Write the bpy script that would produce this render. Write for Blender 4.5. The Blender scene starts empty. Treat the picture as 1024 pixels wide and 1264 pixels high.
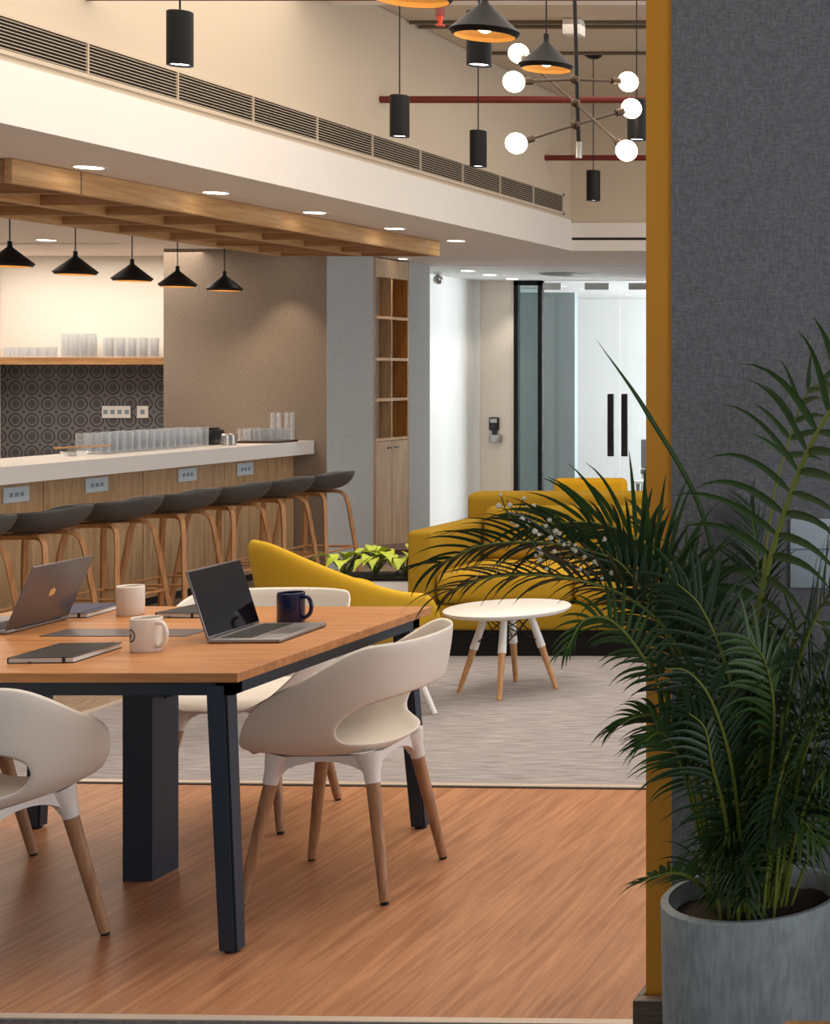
import bpy, bmesh, math, random
from mathutils import Vector, Matrix
PI = math.pi
rnd = random.Random(7)
SC = bpy.context.scene
COL = SC.collection

# ------------------------------------------------------------------ camera
F, CX, CY, HC = 1900.0, 1375.0, 460.0, 1.55        # lens in pixels, principal point of the cropped frame, eye height
cam = bpy.data.cameras.new('camera')
camo = bpy.data.objects.new('camera', cam); COL.objects.link(camo)
camo.location = (0, 0, HC); camo.rotation_euler = (PI/2, 0, 0)
cam.sensor_fit = 'HORIZONTAL'; cam.sensor_width = 36; cam.lens = 36*F/1024
cam.shift_x = -(CX-512)/1024; cam.shift_y = -(632-CY)/1024
cam.clip_start = .05; cam.clip_end = 100
SC.camera = camo

def P(x, y, D):
    return Vector(((x-CX)/F*D, D, HC-(y-CY)/F*D))

# ------------------------------------------------------------------ light and exposure
SC.view_settings.view_transform = 'Standard'
SC.view_settings.look = 'None'
SC.view_settings.exposure = 0.0
SC.view_settings.gamma = 1.0
w = bpy.data.worlds.new('world'); SC.world = w; w.use_nodes = True
w.node_tree.nodes['Background'].inputs[0].default_value = (.90, .95, 1, 1)
w.node_tree.nodes['Background'].inputs[1].default_value = .5

def area(name, loc, rot, sx, sy, power, col):
    l = bpy.data.lights.new(name, 'AREA'); l.shape = 'RECTANGLE'; l.size = sx; l.size_y = sy
    l.energy = power; l.color = col
    o = bpy.data.objects.new(name, l); COL.objects.link(o); o.location = loc; o.rotation_euler = rot
    return o
WARM = (1, .80, .58); SOFT = (1, .90, .78); COOL = (.78, .90, 1)
area('ceiling_fill', (-2.6, 5.6, 3.66), (0, 0, 0), 3.4, 5.0, 130, SOFT)         # added soft fill standing in for the many pendants over the tables
area('ceiling_fill', (-1.0, 9.8, 3.66), (0, 0, 0), 5.0, 3.0, 68, SOFT)  # same added fill farther down the hall
area('side_fill', (3.4, 7.5, 1.7), (0, PI/2, 0), 2.4, 7.0, 170, (.93, .96, 1))  # added soft cool fill from the right, its source unseen
area('back_room_daylight', (-2.2, 18.3, 1.7), (0, PI/2, 0), 2.2, 3.0, 430, (.90, .96, 1))
o_ = area('front_fill', (2.3, .3, 1.7), (0, 0, 0), 1.6, 1.8, 38, (.90, .94, 1))   # added cool fill from the near right for pillar, pot and palm
o_.rotation_euler = (Vector((-.9, 3.4, .9))-Vector((2.3, .3, 1.7))).to_track_quat('-Z', 'Y').to_euler()
area('bar_cove', (-8.4, 11.9, 2.49), (0, 0, 0), 2.6, 1.0, 42, (1, .88, .74))
area('bar_ceiling', (-7.4, 9.0, 2.49), (0, 0, 0), 1.2, 3.0, 16, SOFT)

def spot(name, loc, power, deg, col, parent=None, blend=.6, rad=.03, rot=(0, 0, 0)):
    l = bpy.data.lights.new(name, 'SPOT'); l.energy = power; l.spot_size = math.radians(deg)
    l.spot_blend = blend; l.color = col; l.shadow_soft_size = rad
    o = bpy.data.objects.new(name, l); COL.objects.link(o); o.location = loc; o.rotation_euler = rot
    if parent: o.parent = parent
    return o

# ------------------------------------------------------------------ materials
def newmat(name):
    m = bpy.data.materials.new(name); m.use_nodes = True
    nt = m.node_tree; return m, nt, nt.nodes['Principled BSDF']
def srgb(r, g, b):
    f = lambda c: ((c/255+.055)/1.055)**2.4 if c > 10 else c/255/12.92
    return (f(r), f(g), f(b), 1)
def plain(name, c, rough=.5, metal=0, bump=0, bscale=200, var=.0, vscale=8, spec=.5):
    m, nt, b = newmat(name); c = srgb(*c)
    b.inputs['Roughness'].default_value = rough; b.inputs['Metallic'].default_value = metal
    b.inputs['Specular IOR Level'].default_value = spec
    tc = nt.nodes.new('ShaderNodeTexCoord')
    n = nt.nodes.new('ShaderNodeTexNoise'); n.inputs['Scale'].default_value = vscale; n.inputs['Detail'].default_value = 4
    nt.links.new(tc.outputs['Object'], n.inputs['Vector'])
    mx = nt.nodes.new('ShaderNodeMix'); mx.data_type = 'RGBA'
    v = max(var, .02)
    mx.inputs['A'].default_value = tuple(x*(1-v) for x in c[:3])+(1,)
    mx.inputs['B'].default_value = tuple(min(1, x*(1+v)) for x in c[:3])+(1,)
    nt.links.new(n.outputs['Fac'], mx.inputs['Factor']); nt.links.new(mx.outputs['Result'], b.inputs['Base Color'])
    if bump:
        n2 = nt.nodes.new('ShaderNodeTexNoise'); n2.inputs['Scale'].default_value = bscale; n2.inputs['Detail'].default_value = 3
        nt.links.new(tc.outputs['Object'], n2.inputs['Vector'])
        bp = nt.nodes.new('ShaderNodeBump'); bp.inputs['Strength'].default_value = bump; bp.inputs['Distance'].default_value = .004
        nt.links.new(n2.outputs['Fac'], bp.inputs['Height']); nt.links.new(bp.outputs['Normal'], b.inputs['Normal'])
    return m
def wood(name, c1, c2, stretch=(1, 18, 18), scale=2.2, rough=.45, seams=None, spec=.4, lo=.36, hi=.64):
    """grain stretched along the axis with the smallest factor"""
    m, nt, b = newmat(name); N = nt.nodes.new; L = nt.links.new
    tc = N('ShaderNodeTexCoord'); mp = N('ShaderNodeMapping'); mp.inputs['Scale'].default_value = stretch
    L(tc.outputs['Object'], mp.inputs['Vector'])
    n = N('ShaderNodeTexNoise'); n.inputs['Scale'].default_value = scale; n.inputs['Detail'].default_value = 7
    n.inputs['Roughness'].default_value = .62; n.inputs['Distortion'].default_value = .6
    L(mp.outputs[0], n.inputs['Vector'])
    r = N('ShaderNodeValToRGB'); r.color_ramp.elements[0].position = lo; r.color_ramp.elements[1].position = hi
    r.color_ramp.elements[0].color = srgb(*c1); r.color_ramp.elements[1].color = srgb(*c2)
    L(n.outputs['Fac'], r.inputs[0]); out = r.outputs[0]
    if seams:
        bw, rh, off, ox, oy, dark, var = seams
        mp2 = N('ShaderNodeMapping'); mp2.inputs['Rotation'].default_value = (0, 0, PI/2); mp2.inputs['Location'].default_value = (ox, oy, 0)
        L(tc.outputs['Object'], mp2.inputs['Vector'])
        br = N('ShaderNodeTexBrick'); br.offset = off; br.inputs['Scale'].default_value = 1
        br.inputs['Brick Width'].default_value = bw; br.inputs['Row Height'].default_value = rh
        br.inputs['Mortar Size'].default_value = .0012; br.inputs['Mortar Smooth'].default_value = .3
        br.inputs['Color1'].default_value = (1, 1, 1, 1); br.inputs['Color2'].default_value = (var, var, var, 1)
        br.inputs['Mortar'].default_value = (dark, dark, dark, 1)
        L(mp2.outputs[0], br.inputs['Vector'])
        mx = N('ShaderNodeMix'); mx.data_type = 'RGBA'; mx.blend_type = 'MULTIPLY'; mx.inputs['Factor'].default_value = 1
        L(out, mx.inputs['A']); L(br.outputs['Color'], mx.inputs['B']); out = mx.outputs['Result']
    L(out, b.inputs['Base Color'])
    b.inputs['Roughness'].default_value = rough; b.inputs['Specular IOR Level'].default_value = spec
    bp = N('ShaderNodeBump'); bp.inputs['Strength'].default_value = .12; bp.inputs['Distance'].default_value = .003
    L(n.outputs['Fac'], bp.inputs['Height']); L(bp.outputs['Normal'], b.inputs['Normal'])
    return m
def weave(name, c1, c2, stretch, scale=40, rough=.9, bump=.3):
    m, nt, b = newmat(name); N = nt.nodes.new; L = nt.links.new
    tc = N('ShaderNodeTexCoord'); outs = []
    for s in stretch:
        mp = N('ShaderNodeMapping'); mp.inputs['Scale'].default_value = s; L(tc.outputs['Object'], mp.inputs['Vector'])
        n = N('ShaderNodeTexNoise'); n.inputs['Scale'].default_value = scale; n.inputs['Detail'].default_value = 3
        L(mp.outputs[0], n.inputs['Vector']); outs.append(n.outputs['Fac'])
    ad = N('ShaderNodeMath'); ad.operation = 'ADD'; L(outs[0], ad.inputs[0]); L(outs[-1], ad.inputs[1])
    ml = N('ShaderNodeMath'); ml.operation = 'MULTIPLY'; ml.inputs[1].default_value = .5; L(ad.outputs[0], ml.inputs[0])
    r = N('ShaderNodeValToRGB'); r.color_ramp.elements[0].position = .38; r.color_ramp.elements[1].position = .62
    r.color_ramp.elements[0].color = srgb(*c1); r.color_ramp.elements[1].color = srgb(*c2)
    L(ml.outputs[0], r.inputs[0]); L(r.outputs[0], b.inputs['Base Color']); b.inputs['Roughness'].default_value = rough
    b.inputs['Specular IOR Level'].default_value = .15
    bp = N('ShaderNodeBump'); bp.inputs['Strength'].default_value = bump; bp.inputs['Distance'].default_value = .003
    L(ml.outputs[0], bp.inputs['Height']); L(bp.outputs['Normal'], b.inputs['Normal'])
    return m
def emit(name, c, s):
    m, nt, b = newmat(name)
    b.inputs['Base Color'].default_value = (1, 1, 1, 1)
    b.inputs['Emission Color'].default_value = tuple(c)+(1,); b.inputs['Emission Strength'].default_value = s
    return m
def pane_mat(name, tint, fac):
    m, nt, b = newmat(name); nt.nodes.remove(b); N = nt.nodes.new
    t = N('ShaderNodeBsdfTransparent'); t.inputs[0].default_value = tint
    g = N('ShaderNodeBsdfGlossy'); g.inputs['Roughness'].default_value = .02
    mx = N('ShaderNodeMixShader'); mx.inputs[0].default_value = fac
    nt.links.new(t.outputs[0], mx.inputs[1]); nt.links.new(g.outputs[0], mx.inputs[2])
    nt.links.new(mx.outputs[0], nt.nodes['Material Output'].inputs['Surface']); return m
def glass_mat(name):
    """thin walled drinking glass: clear in the middle, bright and grey at the grazing edges"""
    m, nt, b = newmat(name); nt.nodes.remove(b); N = nt.nodes.new; L = nt.links.new
    t = N('ShaderNodeBsdfTransparent'); t.inputs[0].default_value = (.985, .99, 1, 1)
    g = N('ShaderNodeBsdfGlossy'); g.inputs['Roughness'].default_value = .03; g.inputs[0].default_value = (.95, .98, 1, 1)
    lw = N('ShaderNodeLayerWeight'); lw.inputs[0].default_value = .2
    mx = N('ShaderNodeMixShader'); L(lw.outputs['Facing'], mx.inputs[0])
    L(t.outputs[0], mx.inputs[1]); L(g.outputs[0], mx.inputs[2])
    df = N('ShaderNodeBsdfTranslucent'); df.inputs[0].default_value = (.92, .96, 1, 1); d2 = N('ShaderNodeBsdfDiffuse'); d2.inputs[0].default_value = (.92, .96, 1, 1)
    ad = N('ShaderNodeMixShader'); ad.inputs[0].default_value = .5; L(df.outputs[0], ad.inputs[1]); L(d2.outputs[0], ad.inputs[2])
    m2 = N('ShaderNodeMixShader'); m2.inputs[0].default_value = .09; L(mx.outputs[0], m2.inputs[1]); L(ad.outputs[0], m2.inputs[2])  # even pale layer puts extra brightness into the glass colour
    L(m2.outputs[0], nt.nodes['Material Output'].inputs['Surface'])
    return m

M = {}
M['floor'] = wood('oak_floor', (158, 106, 74), (194, 140, 102), (18, 1.0, 14), 2.4, .36, (1.02, .1305, 0, -4.95, .0285, .72, .93))
M['bar_floor'] = weave('bar_floor', (140, 118, 98), (176, 156, 134), [(1, 6, 1), (3, 1, 1)], 14)
M['carpet'] = weave('grey_carpet', (132, 126, 126), (172, 166, 166), [(.5, 7, 1), (.35, 3, 1)], 18)
M['dark_carpet'] = weave('dark_carpet', (60, 60, 66), (96, 94, 98), [(1, 1, 1), (4, 1, 1)], 60)
M['trim_metal'] = plain('trim_metal', (214, 200, 186), .35, .3)
M['dark_line'] = plain('dark_line', (30, 26, 24), .6)
M['plaster'] = plain('plaster', (204, 188, 166), .85, 0, .08, 40, .03, 1.2)
M['white_paint'] = plain('white_paint', (232, 226, 218), .8, 0, .04, 60)
M['ceil_low'] = plain('low_ceiling_paint', (238, 228, 220), .85)
M['cool_paint'] = plain('cool_paint', (230, 230, 228), .8)
M['beige'] = plain('beige_paint', (226, 214, 200), .8)
M['brown'] = weave('brown_wallcovering', (132, 118, 106), (150, 136, 122), [(1, 1, 5), (5, 1, 1)], 40, .9, .15)
M['greywall'] = weave('grey_wallcovering', (174, 177, 177), (192, 194, 193), [(1, 1, 5), (1, 5, 1)], 40, .9, .12)
M['pillar'] = weave('grey_pillar_fabric', (112, 112, 116), (140, 140, 144), [(1, 1, 5), (5, 1, 1)], 60, .9, .3)
M['ochre'] = plain('ochre_paint', (226, 152, 34), .55, 0, .05, 80, .05, 3)
M['skirt'] = wood('skirting', (92, 80, 68), (120, 106, 92), (1, 10, 20), 6)
M['oak'] = wood('oak_board', (176, 132, 84), (208, 166, 114), (10, .8, 10), 3, .5)
M['oak_x'] = wood('oak_cross', (150, 108, 68), (184, 140, 94), (.8, 10, 10), 3, .5)
M['oak_v'] = wood('oak_vertical', (168, 134, 96), (198, 166, 126), (10, 10, .9), 3, .5)
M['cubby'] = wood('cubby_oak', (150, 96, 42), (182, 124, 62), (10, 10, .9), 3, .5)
M['table'] = wood('table_oak', (164, 108, 62), (196, 138, 86), (.8, 12, 12), 3, .38)
M['navy'] = plain('navy_metal', (38, 48, 62), .42, .2)
M['shell'] = plain('white_shell', (226, 220, 210), .42)
M['shell_w'] = plain('white_plastic', (232, 230, 226), .4)
M['leg'] = wood('ash_leg', (142, 102, 72), (176, 134, 98), (14, 14, 1.2), 4, .45)
M['leg_l'] = wood('light_leg', (176, 126, 80), (206, 158, 108), (14, 14, 1.2), 4, .45)
M['stool_leg'] = wood('stool_oak', (158, 110, 68), (192, 142, 94), (14, 14, 1.2), 4, .45)
M['stool'] = plain('stool_plastic', (66, 64, 64), .5)
M['counter'] = plain('white_quartz', (232, 228, 224), .3, 0, 0, 0, .03, 6)
M['yellow'] = plain('yellow_fabric', (206, 164, 44), .9, 0, .25, 400, .04, 30, .2)
M['yellow2'] = plain('bright_yellow_fabric', (236, 178, 36), .9, 0, .2, 400, .03, 30, .2)
M['sofa_c'] = plain('sofa_cushion_fabric', (186, 146, 38), .9, 0, .25, 400, .06, 20, .2)
M['mustard'] = plain('mustard_fabric', (160, 126, 32), .9, 0, .25, 400, .06, 20, .2)
M['black'] = plain('black_metal', (9, 9, 11), .5, spec=.25)
M['gold'] = plain('gold_inside', (226, 186, 118), .45, .2)
M['brass'] = plain('brass', (70, 56, 44), .35, .7)
M['conduit'] = plain('conduit', (104, 92, 78), .6)
M['steel'] = plain('steel', (170, 168, 164), .3, .9)
M['alum'] = plain('space_grey', (118, 112, 114), .35, .6)
M['alum_l'] = plain('keyboard_deck', (140, 138, 140), .35, .6)
M['screen'] = plain('black_screen', (14, 10, 14), .08, 0, spec=.8)
M['key'] = plain('keys', (24, 24, 26), .5)
M['red'] = plain('red_pipe', (108, 32, 24), .5)
M['redl'] = plain('red_cap', (190, 60, 34), .4)
M['glass'] = glass_mat('clear_glass')
M['pane'] = pane_mat('pane', (.975, .985, .98, 1), .06)
M['pane_dk'] = pane_mat('grey_pane', (.70, .78, .78, 1), .1)
M['graywall2'] = plain('grey_glazing_film', (138, 150, 150), .6)
M['soil'] = plain('soil', (46, 30, 22), .95, 0, .8, 60, .3, 40)
M['pot'] = weave('concrete_pot', (142, 148, 150), (168, 174, 176), [(1, 1, 1), (6, 6, 1)], 18, .75, .15)
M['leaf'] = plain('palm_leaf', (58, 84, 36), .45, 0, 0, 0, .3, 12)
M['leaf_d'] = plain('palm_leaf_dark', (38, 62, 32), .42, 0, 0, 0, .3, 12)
M['cane'] = plain('palm_cane', (116, 126, 48), .5, 0, 0, 0, .2, 10)
M['bud'] = plain('white_bud', (226, 218, 196), .7)
M['lime'] = plain('lime_leaf', (188, 206, 62), .45, 0, 0, 0, .2, 20)
M['stemg'] = plain('green_stem', (90, 110, 40), .6)
M['mug_w'] = plain('white_ceramic', (228, 220, 210), .25)
M['mug_n'] = plain('navy_ceramic', (16, 26, 66), .15)
M['cover_b'] = plain('black_cover', (30, 28, 30), .5)
M['cover_n'] = plain('navy_cover', (50, 50, 82), .5)
M['page'] = plain('pages', (226, 222, 216), .8)
M['plate'] = plain('pale_plate', (198, 214, 224), .4)
M['plate_mark'] = plain('plate_mark', (130, 150, 168), .5)
M['dev'] = plain('device_black', (26, 24, 24), .3)
M['maroon'] = plain('dark_wood', (70, 36, 26), .4)
M['lamp_disc'] = emit('lamp_disc', (1, .93, .82), 9)
M['lamp_cool'] = emit('lamp_cool', (.92, .95, 1), 9)
M['lamp_warm'] = emit('lamp_warm', (1, .80, .50), 7)
M['bulb'] = emit('bulb', (1, .80, .52), 11)

# patterned tiles: a medallion ring and a small rosette in every tile
def tile_mat():
    m, nt, b = newmat('medallion_tiles'); N = nt.nodes.new; L = nt.links.new
    tc = N('ShaderNodeTexCoord'); sp = N('ShaderNodeSeparateXYZ'); L(tc.outputs['Object'], sp.inputs[0])
    def math1(op, a, v=None, b2=None):
        n = N('ShaderNodeMath'); n.operation = op
        L(a, n.inputs[0])
        if v is not None: n.inputs[1].default_value = v
        if b2 is not None: L(b2, n.inputs[1])
        return n.outputs[0]
    def cell(o, off):
        a = math1('ADD', o, off); a = math1('DIVIDE', a, .1345); a = math1('FRACT', a); a = math1('SUBTRACT', a, .5); return a
    def dist(u, v, e=2.0):
        u2 = math1('POWER', math1('ABSOLUTE', u), e); v2 = math1('POWER', math1('ABSOLUTE', v), e)
        return math1('POWER', math1('ADD', u2, b2=v2), 1/e)
    u, v = cell(sp.outputs['X'], 50.045), cell(sp.outputs['Z'], 50.02)
    d = dist(u, v, 1.75)
    r = N('ShaderNodeValToRGB'); cr = r.color_ramp; cr.interpolation = 'LINEAR'
    base = srgb(112, 112, 116); dk = srgb(38, 38, 42); md = srgb(94, 92, 98)
    cr.elements[0].position = 0; cr.elements[0].color = dk
    cr.elements[1].position = .07; cr.elements[1].color = md
    for p_, c_ in ((.15, dk), (.19, md), (.27, md), (.30, base), (.36, base), (.38, dk), (.44, dk), (.46, base), (1, base)):
        e = cr.elements.new(p_); e.color = c_
    L(d, r.inputs[0])
    u3, v3 = cell(sp.outputs['X'], 50.045+.06725), cell(sp.outputs['Z'], 50.02+.06725)
    d2 = dist(u3, v3, 1.0)
    r2 = N('ShaderNodeValToRGB'); c2 = r2.color_ramp; c2.elements[0].position = .10; c2.elements[0].color = (.35, .35, .37, 1)
    c2.elements[1].position = .15; c2.elements[1].color = (1, 1, 1, 1); L(d2, r2.inputs[0])
    n = N('ShaderNodeTexVoronoi'); n.inputs['Scale'].default_value = 60; L(tc.outputs['Object'], n.inputs['Vector'])
    r3 = N('ShaderNodeValToRGB'); r3.color_ramp.elements[0].color = (.6, .6, .6, 1); r3.color_ramp.elements[1].color = (1, 1, 1, 1)
    r3.color_ramp.elements[0].position = .1; r3.color_ramp.elements[1].position = .5; L(n.outputs['Distance'], r3.inputs[0])
    a = N('ShaderNodeMix'); a.data_type = 'RGBA'; a.blend_type = 'MULTIPLY'; a.inputs['Factor'].default_value = 1
    L(r.outputs[0], a.inputs['A']); L(r2.outputs[0], a.inputs['B'])
    a2 = N('ShaderNodeMix'); a2.data_type = 'RGBA'; a2.blend_type = 'MULTIPLY'; a2.inputs['Factor'].default_value = .8
    L(a.outputs['Result'], a2.inputs['A']); L(r3.outputs[0], a2.inputs['B'])
    L(a2.outputs['Result'], b.inputs['Base Color']); b.inputs['Roughness'].default_value = .5
    return m
M['tile'] = tile_mat()

# ------------------------------------------------------------------ helpers
def E(name, loc, rz=0, label=None, cat=None, group=None):
    o = bpy.data.objects.new(name, None); COL.objects.link(o); o.location = loc; o.rotation_euler = (0, 0, rz)
    o.empty_display_size = .1
    tag(o, label, cat, group); return o
def tag(o, label=None, cat=None, group=None, kind=None):
    if label: o['label'] = label
    if cat: o['category'] = cat
    if group: o['group'] = group
    if kind: o['kind'] = kind
    return o
def obj(name, bm, mat, parent=None, smooth=False, loc=None, rz=0, mods=None):
    bmesh.ops.recalc_face_normals(bm, faces=bm.faces)
    me = bpy.data.meshes.new(name); bm.to_mesh(me); bm.free()
    mats = mat if isinstance(mat, (list, tuple)) else [mat]
    for k in mats: me.materials.append(M[k])
    if smooth:
        me.polygons.foreach_set('use_smooth', [True]*len(me.polygons))
        try: me.set_sharp_from_angle(angle=math.radians(smooth if smooth is not True else 40))
        except Exception: pass
    o = bpy.data.objects.new(name, me); COL.objects.link(o)
    if loc is not None: o.location = loc; o.rotation_euler = (0, 0, rz)
    if parent: o.parent = parent
    return o
def dup(o, parent=None, loc=None, rz=None, label=None, group=None):
    c = o.copy(); COL.objects.link(c)
    if parent: c.parent = parent
    if loc is not None: c.location = loc
    if rz is not None: c.rotation_euler = (0, 0, rz)
    if label: c['label'] = label
    if group: c['group'] = group
    for ch in list(o.children): dup(ch, c)
    return c
def B(): return bmesh.new()
def box(bm, x0, x1, y0, y1, z0, z1, bev=0, seg=2, mi=0):
    r = bmesh.ops.create_cube(bm, size=1)
    vs = r['verts']
    for v in vs:
        v.co = Vector((x0+(v.co.x+.5)*(x1-x0), y0+(v.co.y+.5)*(y1-y0), z0+(v.co.z+.5)*(z1-z0)))
    es = list({e for v in vs for e in v.link_edges}); fs = list({f for v in vs for f in v.link_faces})
    for f in fs: f.material_index = mi
    if bev: bmesh.ops.bevel(bm, geom=es, offset=bev, segments=seg, profile=.5, affect='EDGES')
    return bm
def cyl(bm, c, r0, r1, z0, z1, n=24, caps=True):
    """vertical cylinder or cone frustum about (cx, cy)"""
    a = [bm.verts.new((c[0]+r0*math.cos(2*PI*i/n), c[1]+r0*math.sin(2*PI*i/n), z0)) for i in range(n)]
    b = [bm.verts.new((c[0]+r1*math.cos(2*PI*i/n), c[1]+r1*math.sin(2*PI*i/n), z1)) for i in range(n)]
    for i in range(n): bm.faces.new((a[i], a[(i+1) % n], b[(i+1) % n], b[i]))
    if caps: bm.faces.new(a[::-1]); bm.faces.new(b)
    return bm
def lathe(bm, c, prof, n=28, mi=None):
    """prof = [(r, z)...]; a radius of 0 closes the end"""
    rings = []
    for r, z in prof:
        if r < 1e-6: rings.append([bm.verts.new((c[0], c[1], c[2]+z))])
        else: rings.append([bm.verts.new((c[0]+r*math.cos(2*PI*i/n), c[1]+r*math.sin(2*PI*i/n), c[2]+z)) for i in range(n)])
    for k, (p, q) in enumerate(zip(rings, rings[1:])):
        for i in range(n):
            j = (i+1) % n
            if len(p) == 1 and len(q) == 1: continue
            if len(p) == 1: f = bm.faces.new((p[0], q[j], q[i]))
            elif len(q) == 1: f = bm.faces.new((p[i], p[j], q[0]))
            else: f = bm.faces.new((p[i], p[j], q[j], q[i]))
            if mi: f.material_index = mi[k]
    return bm
def sweep(bm, pts, rad, n=8, caps=True, flat=1.0, mi=0):
    pts = [Vector(p) for p in pts]
    if not isinstance(rad, (list, tuple)): rad = [rad]*len(pts)
    t0 = (pts[1]-pts[0]).normalized()
    u = t0.orthogonal().normalized() if abs(t0.z) > .95 else t0.cross(Vector((0, 0, 1))).normalized()
    rings = []
    for i, p in enumerate(pts):
        t = (pts[min(i+1, len(pts)-1)]-pts[max(i-1, 0)]).normalized()
        u = (u-t*u.dot(t)).normalized(); v = t.cross(u)
        off = PI/n if n == 4 else 0
        rings.append([bm.verts.new(p+rad[i]*(math.cos(2*PI*k/n+off)*u+flat*math.sin(2*PI*k/n+off)*v)) for k in range(n)])
    for a, b in zip(rings, rings[1:]):
        for k in range(n):
            f = bm.faces.new((a[k], a[(k+1) % n], b[(k+1) % n], b[k])); f.material_index = mi
    if caps:
        bm.faces.new(rings[0][::-1]).material_index = mi; bm.faces.new(rings[-1]).material_index = mi
    return bm
def spline(ctrl, n=6):
    c = [Vector(p) for p in ctrl]; c = [2*c[0]-c[1]]+c+[2*c[-1]-c[-2]]; out = []
    for i in range(1, len(c)-2):
        p0, p1, p2, p3 = c[i-1:i+3]
        for k in range(n):
            t = k/n
            out.append(.5*((2*p1)+(p2-p0)*t+(2*p0-5*p1+4*p2-p3)*t*t+(3*p1-p0-3*p2+p3)*t**3))
    out.append(c[-2]); return out
def sm(a, b, x):
    t = max(0, min(1, (x-a)/(b-a))); return t*t*(3-2*t)
def struct(name, bm, mat, label=None, **k):
    o = obj(name, bm, mat, **k); o['kind'] = 'structure'
    if label: o['label'] = label
    return o

# ================================================================== THE ROOM
ZL = 2.516          # low ceiling
ZH = 3.70           # high ceiling
XB = -4.303         # face of the white bulkhead
DW = 12.0           # front of the brown wall block
XG = -6.139         # grey wall with the cabinet
DB = 12.75          # back wall of the bar
DE = 12.2           # end of the high hall
DG = 16.1           # glass doors
# floors
def slab(pts, z0, z1):
    bm = B(); a = [bm.verts.new((x, y, z0)) for x, y in pts]; b = [bm.verts.new((x, y, z1)) for x, y in pts]
    bm.faces.new(a[::-1]); bm.faces.new(b)
    for i in range(len(pts)): bm.faces.new((a[i], a[(i+1) % len(pts)], b[(i+1) % len(pts)], b[i]))
    return bm
def lo(x): return 3.718-.024*(x+2.69)
def hi(x): return 5.82-.04*(x+3.98)
XT = -4.68
struct('floor', slab([(XT, lo(XT)), (3.4, lo(3.4)), (3.4, hi(3.4)), (XT, hi(XT))], -.05, 0), 'floor', 'orange-brown oak plank floor under the table')
struct('floor', slab([(XT, hi(XT)), (3.4, hi(3.4)), (3.4, DG+.02), (XT, DG+.02)], -.05, 0), 'carpet', 'grey woven carpet under the lounge')
struct('floor', slab([(-9.8, 2), (XT, 2), (XT, DG+.02), (-9.8, DG+.02)], -.05, 0), 'bar_floor', 'beige floor in front of the bar')
struct('floor', slab([(XT, -2.5), (3.4, -2.5), (3.4, lo(3.4)), (XT, lo(XT))], -.05, 0), 'dark_carpet', 'dark carpet in the foreground')
struct('floor', slab([(-9.8, DG+.02), (3.4, DG+.02), (3.4, 20.2), (-9.8, 20.2)], -.05, 0), 'carpet', 'floor of the room behind the glass doors')
struct('trim_1', slab([(XT, lo(XT)-.028), (3.4, lo(3.4)-.028), (3.4, lo(3.4)), (XT, lo(XT))], 0, .004), 'trim_metal', 'pale metal strip at the near edge of the wood floor')
struct('trim_2', slab([(XT, hi(XT)), (3.4, hi(3.4)), (3.4, hi(3.4)+.035), (XT, hi(XT)+.035)], 0, .006), 'trim_metal', 'pale metal strip between wood floor and grey carpet')
struct('trim_3', slab([(XT, hi(XT)-.012), (3.4, hi(3.4)-.012), (3.4, hi(3.4)), (XT, hi(XT))], 0, .003), 'dark_line', 'dark joint beside the pale strip')
struct('trim_4', slab([(XT-.02, 2), (XT+.02, 2), (XT+.02, DG), (XT-.02, DG)], 0, .006), 'trim_metal', 'pale strip along the bar floor')
# ceilings
struct('ceiling', box(B(), XB+.0, 3.4, -2.5, DE, ZH, ZH+.1), 'plaster', 'high beige ceiling of the hall')
struct('ceiling', box(B(), -9.8, XB-.1601, 2, DE, ZL, ZL+.1), 'ceil_low', 'low ceiling over the bar')
bm_ = B(); box(bm_, -9.8, XB-.001, DE+.0005, 13.82, ZL, ZL+.1); box(bm_, XB-.001, 3.4, DE+.1405, 13.82, ZL, ZL+.1)
struct('ceiling', bm_, 'ceil_low', 'low ceiling past the bulkhead')
struct('ceiling', box(B(), -9.8, 3.4, 13.82, 20.2, ZL-.004, ZL+.1), 'cool_paint', 'white ceiling before the glass doors')
# walls of the high hall
bm = B(); box(bm, XB-.16, XB-.015, -2.5, DE+.1, 2.70, ZH+.1)
struct('wall_left', bm, 'plaster', 'beige upper wall above the white bulkhead')
bm = B(); box(bm, XB-.16, XB, -2.5, DE-.0, ZL, 2.76)
struct('trim_5', bm, 'white_paint', 'white bulkhead band along the low ceiling')
struct('wall_end', box(B(), XB-.015, 3.4, DE+.02, DE+.12, 2.72, ZH+.1), 'plaster', 'beige upper wall at the end of the hall')
bm = B(); box(bm, XB, 3.4, DE, DE+.14, ZL+.0, 2.60); box(bm, XB, 3.4, DE, DE+.14, 2.622, 2.738)
struct('trim_6', bm, 'white_paint', 'white bulkhead band crossing the end of the hall')
struct('trim_7', box(B(), XB, 3.4, DE+.015, DE+.1, 2.60, 2.622), 'dark_line', 'dark slot in the end bulkhead')
# bar walls
struct('wall_bar', box(B(), -9.8, -7.41, DB, DB+.1, 0, ZL), 'white_paint', 'white back wall of the bar')
struct('wall_brown', box(B(), -7.41, XG, DW, DB+.1, 0, ZL), 'brown', 'brown fabric wall block at the end of the bar')
struct('wall_bar_side', box(B(), -9.9, -9.8, 2, DB+.1, 0, ZL), 'white_paint')
struct('trim_8', box(B(), -9.8, -7.42, 11.46, 11.50, ZL-.012, ZL), 'white_paint', 'thin ceiling step over the bar')
# corner of the bar recess
struct('wall_recess', box(B(), -9.8, P(2, 0, DB).x, 12.3, DB, 0, ZL), 'white_paint', 'white return at the left of the bar shelf')
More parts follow.
